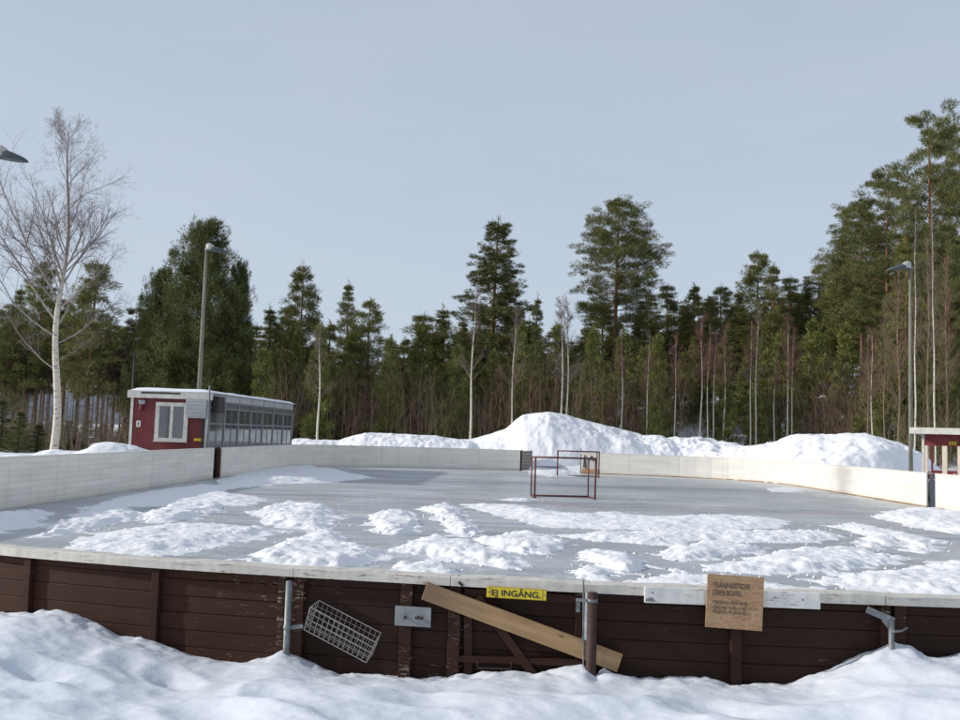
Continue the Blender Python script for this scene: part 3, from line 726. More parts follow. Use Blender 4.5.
# worn end panel of the far right run
WORN = m_wood_dark('worn_board_end', (.62, .52, .38), (.14, .06, .03), .52)
e0 = cut(sF2 + .1, sF2 + .9); d_ = e0[-1] - e0[0]; d_ /= np.linalg.norm(d_)
t = empty('broken_board', (*e0.mean(0), 0), 'worn board end with orange bare plywood and broken brown slats behind the rear goal', 'board')
MB().box((*(e0.mean(0) + np.array([d_[1], -d_[0]]) * .03), .13), .84, .02, .2, (*d_, 0), (-d_[1], d_[0], 0)).build('bare_plywood', ORANGE_WOOD, t)
for k, (o1, z0, z1, lean) in enumerate([(.06, .3, .95, .05), (.18, .25, .75, -.06), (.36, .7, .93, .12), (.58, .66, .86, -.1)]):
    p = e0[0] + d_ * o1 + np.array([d_[1], -d_[0]]) * .035
    MB().bar((*p, z0), (*(p + d_ * lean), z1), .07, .025, (d_[1], -d_[0], 0)).build('slat', BROWN_PIPE, t)

# ---- near boards: planks, posts, white rail, seen from outside
def near_run(x0, x1, posts, label, pmat=None):
    c = off_pt((x0 + x1) / 2, .06)
    t = empty('rink_board', (*c, 0), label, 'rink board', 'dasher boards around the rink')
    edges = sorted([x0] + [p for p, _ in posts if x0 < p < x1] + [x1])
    for a, b in zip(edges[:-1], edges[1:]):
        if b - a < .015: continue
        mb = MB(); z = .02
        xs = np.linspace(a + .003, b - .003, max(3, int((b - a) / .18)))
        while z < Hb - .06:
            h = .098 + random.uniform(-.004, .004); z1 = min(z + h, Hb - .05)
            jo = random.uniform(-.004, .004)
            V = []; F = []
            for x in xs:
                t_, n_ = near_frame(x); p = np.array([x, near_y(x)])
                for (oo, zz_) in ((.055 + jo, z + .0008), (.055 + jo, z1), (.083, z1), (.083, z + .0008)):
                    V.append((*(p - n_[:2] * oo), zz_))
            for k in range(len(xs) - 1):
                for e in range(4): F.append((k * 4 + e, k * 4 + (e + 1) % 4, (k + 1) * 4 + (e + 1) % 4, (k + 1) * 4 + e))
            F += [(3, 2, 1, 0), tuple((len(xs) - 1) * 4 + e for e in range(4))]
            mb.add(V, F); z = z1
        mb.build('plank_panel', pmat or (WOOD_DARK if b < j0 else WOOD_SHADED), t, bevel=.005)
    for (px_, wd) in posts:
        t_, n_ = near_frame(px_); p = np.array([px_, near_y(px_)]) - n_[:2] * .036
        MB().box((*p, .5), wd, .038, 1.09, t_, n_).build('post', WOOD_POST, t, bevel=.004)
    return t
def near_rail(x0, x1, parent):
    xs = np.linspace(x0, x1, max(6, int((x1 - x0) / .06))); V = []; F = []
    for i, x in enumerate(xs):
        t_, n_ = near_frame(x); p = np.array([x, near_y(x)])
        wob = .0035 * math.sin(x * 7.3) + .002 * math.sin(x * 19.1)
        for (oo, zz_) in ((.0, Hb - .052), (-.001 + wob * .4, Hb - .004 + wob), (.004, Hb + wob), (.108, Hb + wob), (.112, Hb - .004), (.112, Hb - .05)):
            V.append((*(p - n_[:2] * oo), zz_))
    m = 6
    for k in range(len(xs) - 1):
        for e in range(m): F.append((k * m + e, k * m + (e + 1) % m, (k + 1) * m + (e + 1) % m, (k + 1) * m + e))
    F += [tuple(range(m - 1, -1, -1)), tuple((len(xs) - 1) * m + e for e in range(m))]
    MB().add(V, F).build('top_rail', RAIL_WHITE, parent)
def nx_at(px, py=600): return float(nat(px, py, -.03)[0])
XL = -4.35
PX = {p: nx_at(p) for p in (25, 154, 281, 298, 406, 455, 466, 578, 588, 592, 736, 883, 897)}
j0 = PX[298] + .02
rl = near_run(XL, PX[455] + .036, [(-3.75, .05), (PX[25], .05), (PX[154], .05), (PX[281], .04), (PX[298], .062), (PX[406], .066), (PX[455] - .003, .066)],
              'brown plank boards with white rail, left of the gate in the foreground')
j1 = nx_at(293); 
near_rail(XL, j1 - .002, rl); near_rail(j1 + .002, PX[455] - .03, rl)
rr = near_run(PX[588] + .03, 4.0, [(PX[736], .055), (PX[883] + .01, .05), (PX[897] + .012, .06), (3.05, .05), (3.75, .05)],
              'brown plank boards with white rail, right of the gate in the foreground')
near_rail(PX[588] + .004, PX[883], rr); near_rail(PX[883] + .004, 4.0, rr)

# the gate in the near boards
g0, g1 = PX[455] + .031, PX[588] - .02
gt = empty('rink_gate', (*off_pt((g0 + g1) / 2, .06), 0), 'brown plank gate with diagonal brace below the yellow sign', 'gate')
near_rail(PX[455] - .026, PX[588], gt)
mb = MB(); z = .02
while z < Hb - .06:
    z1 = min(z + random.uniform(.094, .102), Hb - .055); a = np.array([*off_pt(g0, .075), 0]); b = np.array([*off_pt(g1, .075), 0])
    d = (b - a) / np.linalg.norm(b - a); mb.box((*((a + b) / 2)[:2], (z + z1) / 2), np.linalg.norm(b - a), .026, z1 - z - .0008, d, (-d[1], d[0], 0)); z = z1
mb.build('plank_panel', WOOD_SHADED, gt, bevel=.005)
t_, n_ = near_frame((g0 + g1) / 2)
def gpt(px, py, off): return nat(px, py, off)
def gbar(pa, pb, w, th, name, mat, off=-.045):
    a, b = nat(*pa, off), nat(*pb, off); MB().bar(a, b, th, w, n_ if abs((b - a)[2]) < .3 and False else np.cross((b - a) / np.linalg.norm(b - a), n_)).build(name, mat, gt, bevel=.003)
gbar((468.5, 588), (468, 700), .044, .03, 'stile', WOOD_POST)
gbar((579, 592), (578, 700), .040, .03, 'stile', WOOD_POST)
gbar((470, 592.5), (583, 599.5), .045, .028, 'top_bar', WOOD_POST, -.044)
gbar((450, 658), (590, 663), .034, .034, 'lower_bar', WOOD_POST, -.036)
gbar((478, 597), (539, 682), .045, .022, 'diagonal_brace', WOOD_POST, -.028)
MB().tube([nat(477, 661, -.012), nat(477.5, 668, -.008), nat(511, 669, -.008), nat(511, 662, -.012)], .0035, 6).build('handle', BROWN_PIPE, gt)
# rusty hinge strap at the gate's hanging side
MB().tube([nat(459, 576, -.06), nat(459.5, 583, .006), nat(463, 586, .006)], .007, 6).build('hinge', BLACK, gt)

# steel tube post with clamp and latch rod by the gate
base = nat(592, 700, .045); top = nat(592.5, 592.5, .045)
gp = empty('gate_post', (base[0], base[1], .1), 'round brown steel post with galvanised clamp, right of the gate', 'post')
MB().tube([(top[0], top[1], .1), (top[0], top[1], top[2])], .0265, 20).build('pipe', BROWN_PIPE, gp, True)
cz_ = nat(592, 600.5, .045)[2]
MB().tube([(top[0], top[1], cz_ - .009), (top[0], top[1], cz_ + .009)], .030, 20).build('clamp', GALV, gp, True)
MB().bar((top[0] - .03, top[1] - .005, cz_), (top[0] - .085, top[1] + .01, cz_), .02, .014).build('bracket', GALV, gp)
l0 = nat(584, 581, .012); l1 = nat(582.5, 664, .012)
lr = [nat(583.5, y, .012 if y > 585 else .02) for y in (580, 590, 605, 640, 664)]
MB().tube(lr, .0045, 8).build('latch_rod', GALV, gp)
MB().box(nat(578, 607, .0), .022, .02, .05, t_, n_).build('latch_plate', GALV, gp)
MB().box(nat(583, 640, .014), .014, .012, .035, t_, n_).build('latch_catch', GALV, gp)

# diagonal pale plank barring the gate
a, b = nat(424.5, 590.5, .004), nat(620, 663, .002)
d = (b - a); L = np.linalg.norm(d); d /= L; zz_ = np.cross(d, n_); zz_ /= np.linalg.norm(zz_); yy_ = np.cross(zz_, d)
lp = bpy.data.objects.new('loose_plank', None)
mb = MB(); mb.box((0, 0, 0), L, .024, .098)
o = mb.build('loose_plank', PALE_PLANK, None, bevel=.004); bpy.data.objects.remove(lp)
if zz_[2] < 0: zz_ = -zz_; yy_ = -yy_
c = (a + b) / 2
o.matrix_world = Matrix(((d[0], yy_[0], zz_[0], c[0]), (d[1], yy_[1], zz_[1], c[1]), (d[2], yy_[2], zz_[2], c[2]), (0, 0, 0, 1)))
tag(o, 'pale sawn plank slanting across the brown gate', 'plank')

# grey square plate bolted on a post
pc = nat(413, 616.5, -.002); t2, n2 = near_frame(pc[0])
pl = empty('metal_plate', pc, 'grey metal plate with two bolts fixed across a brown post', 'metal plate')
MB().box(pc, .20, .012, .105, t2, n2).build('plate', plain('dull_zinc', (.25, .26, .27), .5, .2, 14, .35, .1, .003), pl, bevel=.002)
for px_, py_ in ((405, 617.5), (418, 617.8)):
    p = nat(px_, py_, .012); MB().tube([p - n2 * .012, p + n2 * .012], [.009, .007], 8).build('bolt', DARK, pl)
p = nat(416.5, 618, .02); MB().bar(p + t2 * -.008, p + t2 * .036, .015, .012).build('peg', DARK, pl)

# yellow sign
def text_mesh(name, body, size, mat, parent, M4, sx=1.0, extr=.0008, bold=0.0):
    cu = bpy.data.curves.new(name, 'FONT'); cu.body = body; cu.size = size; cu.extrude = extr; cu.offset = bold
    cu.align_x = 'LEFT'; cu.align_y = 'CENTER'
    tmp = bpy.data.objects.new('t', cu); COL.objects.link(tmp)
    dg = bpy.context.evaluated_depsgraph_get(); me = bpy.data.meshes.new_from_object(tmp.evaluated_get(dg))
    bpy.data.objects.remove(tmp)
    co = np.empty(len(me.vertices) * 3); me.vertices.foreach_get('co', co); co = co.reshape(-1, 3)
    wid = co[:, 0].max() - co[:, 0].min()
    co[:, 0] -= co[:, 0].min(); co[:, 1] -= (co[:, 1].max() + co[:, 1].min()) / 2
    if sx > 0: co[:, 0] *= sx / wid
    W = np.c_[co, np.ones(len(co))] @ np.array(M4).T
    me.vertices.foreach_set('co', W[:, :3].ravel()); me.update(); me.name = name
    return link(name, me, mat, parent)
def frame_from(px_tl, px_tr, px_bl, off):
    A, B, C = nat(*px_tl, off), nat(*px_tr, off), nat(*px_bl, off)
    X = B - A; wX = np.linalg.norm(X); X /= wX; D = C - A; hD = np.linalg.norm(D); Zd = D - X * (D @ X); Zd /= -np.linalg.norm(Zd)
    Nn = np.cross(X, Zd)
    if Nn[1] > 0: Nn = -Nn
    return A, X, Zd, Nn, wX, hD
A, X, Z, Nn, wS, hS = frame_from((487, 586.2), (546.5, 589.8), (486.7, 597.2), .008)
sg = empty('warning_sign', A, 'yellow sign reading EJ INGÅNG hung below the white rail', 'sign')
cS = A + X * wS / 2 - Z * hS / 2
MB().box(cS, wS, .006, hS, X, Nn, Z).build('plate', YELLOW, sg, bevel=.0015)
def M4(origin, X, Z, Nn): return Matrix(((X[0], Z[0], Nn[0], origin[0]), (X[1], Z[1], Nn[1], origin[1]), (X[2], Z[2], Nn[2], origin[2]), (0, 0, 0, 1)))
text_mesh('lettering', 'EJ INGÅNG.', hS * .80, BLACK, sg, M4(A + X * wS * .085 - Z * hS * .52 + Nn * .0045, X, Z, Nn), wS * .82, .0006, .0008)
bd = MB()
for fx in (.055, .938): bd.box(A + X * wS * fx - Z * hS * .5 + Nn * .0036, .003, .001, hS * .9, X, Nn, Z)
bd.box(A + X * wS * .5 - Z * hS * .035 + Nn * .0036, wS * .99, .001, .002, X, Nn, Z); bd.box(A + X * wS * .5 - Z * hS * .965 + Nn * .0036, wS * .99, .001, .002, X, Nn, Z)
bd.build('border', plain('dark_yellow', (.22, .15, .01), .5), sg)
for fx in (.03, .965):
    p = A + X * wS * fx - Z * hS * .5; MB().tube([p, p + Nn * .006], .004, 8).build('screw', GALV, sg)

# white plank on the rail and the plywood notice
A, X, Z, Nn, wS, hS = frame_from((644.5, 586.5), (820, 593), (644.3, 602.5), .010)
MBp = MB().box(A + X * wS / 2 - Z * hS / 2, wS, .020, hS, X, Nn, Z)
wp = MBp.build('white_plank', m_white_flaked('white_plank_paint', (.74, .73, .68)), None, bevel=.003)
tag(wp, 'short white painted plank nailed over the rail behind the plywood notice', 'plank')
for fx, fz in ((.045, .35), (.90, .45)):
    p = A + X * wS * fx - Z * hS * fz + Nn * .010
    MB().tube([p, p + Nn * .004], .004, 8).build('rusty_nail', plain('rust', (.16, .06, .02), .8), wp)
p = A + X * .03 - Z * hS * .78 + Nn * .0115; MB().add([p - X * .025 - Z * .010, p + X * .03 - Z * .010, p + X * .01 + Z * .012, p - X * .02 + Z * .004], [(0, 1, 2, 3)]).build('tin_scrap', GREY_PAINT, wp)
A, X, Z, Nn, wS, hS = frame_from((707.7, 573.8), (764.2, 577.4), (705, 627), .034)
nb = empty('notice_board', A, 'square plywood notice with hand lettered training times on the rail', 'notice board')
Dn = nat(705, 627, .034) - A; Zt = -Dn / np.linalg.norm(Dn); hN = np.linalg.norm(Dn)
cN = A + X * wS / 2 - Zt * hN / 2
om = MB(); om.box((0, 0, 0), wS, .010, hN)
po = om.build('panel', PLY, None, bevel=.001)
po.parent = nb; po.matrix_parent_inverse = _tm(nb).inverted()
po.matrix_basis = M4(cN, X, Z, Nn) @ Matrix.Rotation(R_(90), 4, 'X') @ Matrix.Rotation(R_(180), 4, 'Z') if False else Matrix(((X[0], Nn[0], Zt[0], cN[0]), (X[1], Nn[1], Zt[1], cN[1]), (X[2], Nn[2], Zt[2], cN[2]), (0, 0, 0, 1)))
INK = plain('faded_ink', (.045, .035, .03), .7, .5, 60, bmp=0)
INK2 = plain('thin_faded_ink', (.075, .055, .045), .7, .5, 60, bmp=0)
for txt, fx, fz, size, wid, ink in [('TRÄNINGSTIDER', .10, .185, .040, .66, INK), ('LIDEN-BOARS', .10, .335, .040, .50, INK), ('TORSDAG 18.30-20.00', .10, .515, .024, .62, INK2), ('LÖRDAG 10.00-11.30', .10, .600, .024, .60, INK2), ('SÖNDAG 18.30-20.00', .10, .685, .024, .60, INK2)]:
    text_mesh('lettering', txt, size, ink, nb, M4(A + X * wS * fx - Zt * hN * fz + Nn * .0058, X, Zt, Nn), wS * wid, .0003, .0002)
MB().box(A + X * wS * .82 - Zt * hN * .605 + Nn * .0056, wS * .17, .0006, .0025, X, Nn, Zt).build('ink_stroke', INK2, nb)

# galvanised tube with its arm, and the wire basket
pt = nat(289.5, 581, .018); pb = nat(289, 665, .018)
gpz = empty('steel_tube', (pb[0], pb[1], .2), 'galvanised upright tube standing before the brown post beside the wire basket', 'tube')
MB().tube([(pt[0], pt[1], .2), (pt[0], pt[1], pt[2])], .0195, 18).build('tube', GALV, gpz, True)
ca = nat(289.5, 627.5, .018)[2]
MB().tube([(pt[0], pt[1], ca - .012), (pt[0], pt[1], ca + .012)], .023, 18).build('collar', GALV, gpz, True)
MB().bar((pt[0] + .02, pt[1], ca), nat(303, 626, .02), .012, .022).build('arm', GALV, gpz)
t3, n3 = near_frame(nat(340, 625, 0)[0])
FTL, FTR, FBR, FBL = [nat(px_, py_, .10) for px_, py_ in ((310.6, 607), (375, 642), (366, 662.5), (304, 629.5))]
BTL, BTR = nat(319, 600.5, -.01), nat(381, 633, -.01)
sh = BTL - FTL; BBL, BBR = FBL + (sh + (BTR - FTR)) / 2, FBR + (sh + (BTR - FTR)) / 2
wb = empty('wire_basket', (FTL + FBR) / 2, 'tilted steel wire basket hanging on the brown boards', 'basket')
def lerp(a, b, k): return a + (b - a) * k
def wires(name, a, b, c, d, nu, nv, r=.0014):
    mb = MB()
    for i in range(nu + 1): mb.tube([lerp(a, b, i / nu), lerp(d, c, i / nu)], r, 5)
    for j in range(nv + 1): mb.tube([lerp(a, d, j / nv), lerp(b, c, j / nv)], r, 5)
    return mb.build(name, WIRE, wb)
wires('front_grid', FTL, FTR, FBR, FBL, 13, 4)
wires('back_grid', BTL, BTR, BBR, BBL, 13, 4, .0010)
wires('base_grid', FBL, FBR, BBR, BBL, 13, 3, .0010)
wires('end_grid', FTL, BTL, BBL, FBL, 3, 4, .0012); wires('end_grid', FTR, BTR, BBR, FBR, 3, 4, .0012)
mb = MB()
for lp_ in ((FTL, FTR, FBR, FBL, FTL), (BTL, BTR, BBR, BBL, BTL)): mb.tube(lp_, .0026, 6)
for a_, b_ in ((FTL, BTL), (FTR, BTR), (FBL, BBL), (FBR, BBR)): mb.tube([a_, b_], .0024, 6)
mb.build('rim', WIRE, wb)

# bent bracket at the right
pb = nat(891, 648, .03); pt = nat(891.5, 616, .03)
pt = nat(891.5, 621, .03)
br = empty('steel_bracket', (pb[0], pb[1], .5), 'galvanised bent bracket with slanting arm on the right brown post', 'bracket')
MB().tube([(pt[0], pt[1], .45), (pt[0], pt[1], pt[2])], .015, 14).build('tube', GALV, br, True)
MB().bar(nat(867, 609.5, .03), nat(894, 621, .034), .010, .034).build('slanting_arm', GALV, br)
MB().bar(nat(884, 620, .034), nat(892, 630.5, .03), .012, .02).build('stay', GALV, br)
MB().tube([nat(889, 629.5, .03), nat(894, 631.5, .045), nat(901, 631, .04), nat(907, 628, .0)], .0065, 8).build('hoop', GALV, br)

# ------------------------------------------------------------------ goals
def goal(name, px_l, px_r, py, h, depth, yaw, label):
    a, b = onz(*px_l, 0), onz(*px_r, 0); c = (a + b) / 2; W = np.linalg.norm(b - a); ang = math.atan2(b[1] - a[1], b[0] - a[0])
    t = empty(name, c, label, 'goal', 'pair of red hockey goals'); ux = (b - a) / W; uy = np.array([-ux[1], ux[0], 0])
    r = .030
    P = lambda x, y, z: c + ux * x + uy * y + np.array([0, 0, z])
    hw = W / 2
    for sx in (-1, 1):
        MB().tube([P(sx * hw, 0, 0), P(sx * hw, 0, h)], r, 10).build('post', GOAL_RED, t, True)
    MB().tube([P(-hw - r, 0, h), P(hw + r, 0, h)], r, 10).build('crossbar', GOAL_RED, t, True)
    bw = hw - .03
    fr = MB(); fr.tube([P(-bw, depth, r), P(-bw, depth, h - .02)], r * .8, 8); fr.tube([P(bw, depth, r), P(bw, depth, h - .02)], r * .8, 8); fr.tube([P(-bw, depth, h - .02), P(bw, depth, h - .02)], r * .8, 8); fr.tube([P(-bw, depth, r), P(bw, depth, r)], r * .9, 8)
    fr.build('rear_frame', GOAL_RED, t, True)
    for sx in (-1, 1):
        MB().tube([P(sx * hw, 0, r), P(sx * bw, depth, r)], r * .8, 8).build('side_bar', GOAL_RED, t, True)
        MB().tube([P(sx * hw, 0, h), P(sx * bw, depth, h - .02)], r * .8, 8).build('side_bar', GOAL_RED, t, True)
    V = []; F = []; wd = .0022
    mb = MB(); step = .055
    for x in np.arange(-bw + step, bw, step): mb.bar(P(x, depth, .03), P(x, depth, h - .03), wd, wd)
    for z in np.arange(.06, h - .03, step): mb.bar(P(-bw, depth, z), P(bw, depth, z), wd, wd, (0, 1, 0))
    for sx in (-1, 1):
        for y in np.arange(step, depth, step): mb.bar(P(sx * bw, y, .03), P(sx * bw, y, h - .03), wd, wd)
        for z in np.arange(.06, h - .03, step): mb.bar(P(sx * hw, 0, z), P(sx * bw, depth, z), wd, wd)
    mb.build('net', NET, t)
    return t
goal('hockey_goal', (534.6, 498.0), (595.0, 499.4), None, 1.24, .80, 0, 'front red framed hockey goal nearer the camera on the ice')
goal('hockey_goal', (557.4, 476.4), (598.8, 477.7), None, 1.22, .7, 0, 'rear red framed hockey goal close to the gap in the far boards')

# ------------------------------------------------------------------ left hut with long glazed side
A_ = at(213, 430, 34.75)[:2]; E_ = at(295, 430, 47.3)[:2]
A_ = A_ + np.array((-.16, 0)); E_ = E_ + np.array((-.12, 0))
uu = (E_ - A_); Lh = np.linalg.norm(uu); uu /= Lh; vv = np.array([-uu[1], uu[0]])      # vv points left, away from the rink
hut = empty('clubhouse_hut', (*A_, .2), 'red hut with white window, snowy flat roof and long glazed side behind the left boards', 'hut')
W_h = 2.88; Z0 = .25
def hp(u, v, z): return np.array([*(A_ + uu * u + vv * v), z])
U3, V3, Z3 = np.array([*uu, 0]), np.array([*vv, 0]), np.array([0, 0, 1.])
def hbox(name, u, v, z, su, sv, sz, mat, parent=None, bevel=0):
    return MB().box(hp(u, v, z), su, sv, sz, U3, V3, Z3).build(name, mat, parent or hut, bevel=bevel)
TOPW = 2.86
def local_red(u, v, z, su, sv, sz, name):
    m = MB().box((0, 0, 0), sv, su, sz); o = m.build(name, RED_WALL, None)
    o.parent = hut; o.matrix_parent_inverse = _tm(hut).inverted(); c = hp(u, v, z)
    o.matrix_basis = Matrix(((V3[0], U3[0], 0, c[0]), (V3[1], U3[1], 0, c[1]), (V3[2], U3[2], 1, c[2]), (0, 0, 0, 1)))
    return o
local_red(.05, W_h / 2, (Z0 + TOPW) / 2, .1, W_h - .02, TOPW - Z0, 'front_wall')
local_red(Lh / 2, W_h - .05, (Z0 + 1.3) / 2, Lh - .25, .1, 1.3 - Z0, 'back_wall')
hbox('upper_back_wall', Lh / 2, W_h - .05, 2.62, Lh - .25, .09, .5, GREY_PANEL)
for k in range(9): hbox('back_post', .4 + k * (Lh - .8) / 8, W_h - .05, 1.83, .10, .08, 1.06, GREY_PAINT)
hbox('floor', Lh / 2, W_h / 2, Z0 + .06, Lh - .25, W_h - .25, .1, CONCRETE)
hbox('inner_wall', 1.9, W_h / 2 + .15, 1.5, .08, W_h - .5, 2.5, GREY_PANEL)
hbox('end_wall', Lh - .05, W_h / 2, (Z0 + TOPW) / 2, .1, W_h - .1, TOPW - Z0, GREY_PANEL)
# roof, fascia and snow
rf = hbox('roof', Lh / 2 + .0, W_h / 2 + .04, 2.975, Lh + .10, W_h + .0, .19, WHITE_TRIM)
hbox('front_fascia', -.10, W_h / 2, 2.955, .03, W_h + .26, .27, WHITE_TRIM, rf)
hbox('dirty_edge', -.117, W_h * .62, 3.01, .006, W_h * .5, .07, plain('mossy_stain', (.07, .06, .045), .9, .5, 9), rf)
SNOWROOF = m_snow('snow_on_roof', (.88, .9, .94), 3, .4, .05)
nu_, nv_ = 60, 16
uu_, vv_ = np.linspace(-.12, Lh + .06, nu_), np.linspace(-.08, W_h + .08, nv_); UU, VV = np.meshgrid(uu_, vv_)
ed = np.minimum(np.minimum(UU - uu_[0], uu_[-1] - UU), np.minimum(VV - vv_[0], vv_[-1] - VV))
ZZ = 3.071 + .13 * sstep(-.02, .30, ed) + .05 * (fbm(UU * .8, VV * .8, 77, 3) - .5) * sstep(0, .3, ed)
PV = np.array([hp(u, v, z) for u, v, z in zip(UU.ravel(), VV.ravel(), ZZ.ravel())])
link('roof_snow', fast_mesh('roof_snow', PV, grid_faces(nu_, nv_)[:, ::-1]), SNOWROOF, rf, True)
hbox('corner_trim', -.015, W_h - .03, 1.55, .05, .09, 2.6, WHITE_TRIM)
# front window
def fpx(px, py):   # pixel on front wall -> (v, z)
    d = ray(px, py); n = U3; p0 = hp(-.02, 0, 0); tt = ((p0 - EYE) @ n) / (d @ n); P = EYE + d * tt
    return float((P[:2] - A_) @ vv), float(P[2])
v1, z1 = fpx(156.5, 402); v0, z0 = fpx(187, 442.5)
wn = hbox('window', -.02, (v0 + v1) / 2, (z0 + z1) / 2, .03, abs(v1 - v0) - .26, abs(z1 - z0) - .24, CURTAIN)
fw = MB()
for zc_ in (z0 + .07, z1 - .07): fw.box(hp(-.045, (v0 + v1) / 2, zc_), .06, abs(v1 - v0), .14, U3, V3, Z3)
for vc_ in (v0 + .075, v1 - .075): fw.box(hp(-.045, vc_, (z0 + z1) / 2), .058, .15, abs(z1 - z0) - .28, U3, V3, Z3)
fw.box(hp(-.047, (v0 + v1) / 2, (z0 + z1) / 2), .05, .12, abs(z1 - z0) - .28, U3, V3, Z3)
fw.build('window_frame', WHITE_TRIM, wn, bevel=.006)
hbox('pane', -.055, (v0 + v1) / 2 + abs(v1 - v0) * .22, (z0 + z1) / 2, .006, abs(v1 - v0) * .5 - .22, abs(z1 - z0) - .28, GLASS, wn)
hbox('pane', -.055, (v0 + v1) / 2 - abs(v1 - v0) * .22, (z0 + z1) / 2, .006, abs(v1 - v0) * .5 - .22, abs(z1 - z0) - .28, GLASS, wn)
hbox('window_sill', -.075, (v0 + v1) / 2, z0 + .012, .09, abs(v1 - v0) + .04, .03, WHITE_TRIM, wn)
# cabinet, dark corner strip, notices, lamp
v1, z1 = fpx(187.5, 399.5); v0, z0 = fpx(207, 418.5)
cb = hbox('shutter_box', -.09, (v0 + v1) / 2, (z0 + z1) / 2, .16, v1 - v0, z1 - z0, GREY_PANEL, bevel=.01)
for k in range(5): hbox('slat', -.175, (v0 + v1) / 2, z0 + (k + .5) * (z1 - z0) / 5, .012, (v1 - v0) * .94, .012, GREY_METAL, cb)
v1, z1 = fpx(194, 438.3); v0, z0 = fpx(206, 441.3)
hbox('yellow_strip', -.03, (v0 + v1) / 2, (z0 + z1) / 2, .02, v1 - v0, z1 - z0, YELLOW)
v1, z1 = fpx(136.6, 420.5); v0, z0 = fpx(140.6, 427)
nt_ = hbox('white_notice', -.03, (v0 + v1) / 2, (z0 + z1) / 2, .02, v1 - v0, z1 - z0, WHITE_TRIM)
hbox('red_mark', -.043, (v0 + v1) / 2, (z0 + z1) / 2 + .01, .004, .05, .09, RED_WALL, nt_)
hbox('red_mark', -.0435, (v0 + v1) / 2 + .0, (z0 + z1) / 2 - .06, .004, .03, .03, BLACK, nt_)
v1, z1 = fpx(140, 400); v0, z0 = fpx(146, 404.5)
lm = hbox('wall_lamp', -.08, (v0 + v1) / 2, (z0 + z1) / 2, .12, v1 - v0, (z1 - z0), GREY_METAL, bevel=.02)
MB().tube([hp(-.09, (v0 + v1) / 2 + .02, z0 - .02), hp(-.13, (v0 + v1) / 2 + .03, z0 - .22)], [.05, .09], 12).build('lamp_horn', RED_WALL, lm, True)
hbox('corner_strip', -.02, .19, 1.5, .05, .10, 2.5, DARK)
hbox('corner_strip', -.02, .075, 1.5, .05, .10, 2.5, GREY_PANEL)
MB().tube([hp(-.14, .0, .2), hp(-.14, .0, 3.33)], .03, 10).build('corner_pipe', GREY_METAL, hut, True)
# glazed long side: posts, rails, panes
NB = 7; bay = (Lh - .15) / NB
for k in range(NB + 1): hbox('mullion', .05 + k * bay, .03, (Z0 + 3.04) / 2, .085, .075, 3.04 - Z0 - .02, GREY_METAL)
for zc_, hh in ((Z0 + .12, .2), (1.12, .07), (1.97, .07), (2.545, .07), (2.775, .06)): hbox('glazing_rail', Lh / 2, .032, zc_, Lh - .12, .055, hh, GREY_PAINT)
for k in range(NB):
    uc = .05 + (k + .5) * bay
    hbox('window', uc, .035, 1.545, bay - .1, .008, .77, GLASS_DULL)
    hbox('window', uc, .035, 2.257, bay - .1, .008, .50, GLASS_DULL)
    hbox('lower_panel', uc, .035, .77, bay - .1, .012, .62, GREY_PANEL)
    hbox('upper_band', uc, .035, 2.66, bay - .1, .010, .16, plain('dark_band', (.11, .105, .10), .5, .2, 3) if k == 0 else bpy.data.materials['dark_band'])
    hbox('fascia_panel', uc, .012, 2.925, bay - .075, .03, .235, GREY_PANEL)
    hbox('glazing_bar', .05 + (k + .5) * bay, .03, 1.83, .035, .03, 1.38, GREY_PAINT)
sp = hbox('loudspeaker', .62, -.12, 2.66, .75, .22, .60, DARK, bevel=.01)
# bench seen through the glazing
bn = empty('bench', hp(6, 1.9, Z0 + .11), 'long grey bench inside the glazed hut', 'bench')
MB().box(hp(7, 2.1, .82), 8.5, .4, .05, U3, V3, Z3).build('seat', GREY_PANEL, bn)
for k in range(4): MB().box(hp(3.2 + k * 2.5, 2.1, .575), .08, .3, .44, U3, V3, Z3).build('leg', GREY_PAINT, bn)

# ------------------------------------------------------------------ right shelter
c0 = at(923, 452, 33.6)
sx0, sy0 = c0[0], c0[1]; SW, SL = 3.6, 2.6
sh_ = empty('player_shelter', (sx0, sy0, .3), 'red shelter with white posts and white roof edge behind the right boards', 'shelter')
def spx(px, py, y=None):
    P = at(px, py, sy0); return sx0 + (P[0] - sx0) * .9, P[2]
def sbox(name, x0, x1, y0, y1, z0, z1, mat, parent=None, bevel=.006):
    return MB().box(((x0 + x1) / 2, (y0 + y1) / 2, (z0 + z1) / 2), abs(x1 - x0), abs(y1 - y0), abs(z1 - z0)).build(name, mat, parent or sh_, bevel=bevel)
RED_PLAIN = plain('red_shelter_paint', (.20, .028, .032), .55, .2, 4)
CREAM_TRIM = plain('cream_trim', (.72, .64, .52), .5, .12, 4)
zt = spx(930, 434)[1]; zb = spx(930, 445.5)[1]; zl1 = spx(930, 471)[1]; ztop = spx(930, 428)[1]; zl0 = spx(930, 477)[1]
for (ya, yb) in ((sy0, sy0 + .08), (sy0 + SL - .08, sy0 + SL)):
    sbox('end_band', sx0 + .06, sx0 + SW, ya, yb, zb, zt, RED_PLAIN)
    sbox('low_wall', sx0 + .06, sx0 + SW, ya, yb, .3, zl1 - .02, RED_PLAIN)
    if ya > sy0 + 1: continue
    for px0, px1 in ((924.2, 927.8), (942.3, 947.2), (957.5, 961.5), (975, 980)):
        sbox('post', spx(px0, 450)[0], spx(px1, 450)[0], ya - .02, yb + .02, zl0 - .35, zb - .002, CREAM_TRIM)
sbox('corner_post', sx0 - .04, sx0 + .055, sy0 - .03, sy0 + .09, .3, zt - .002, WHITE_TRIM)
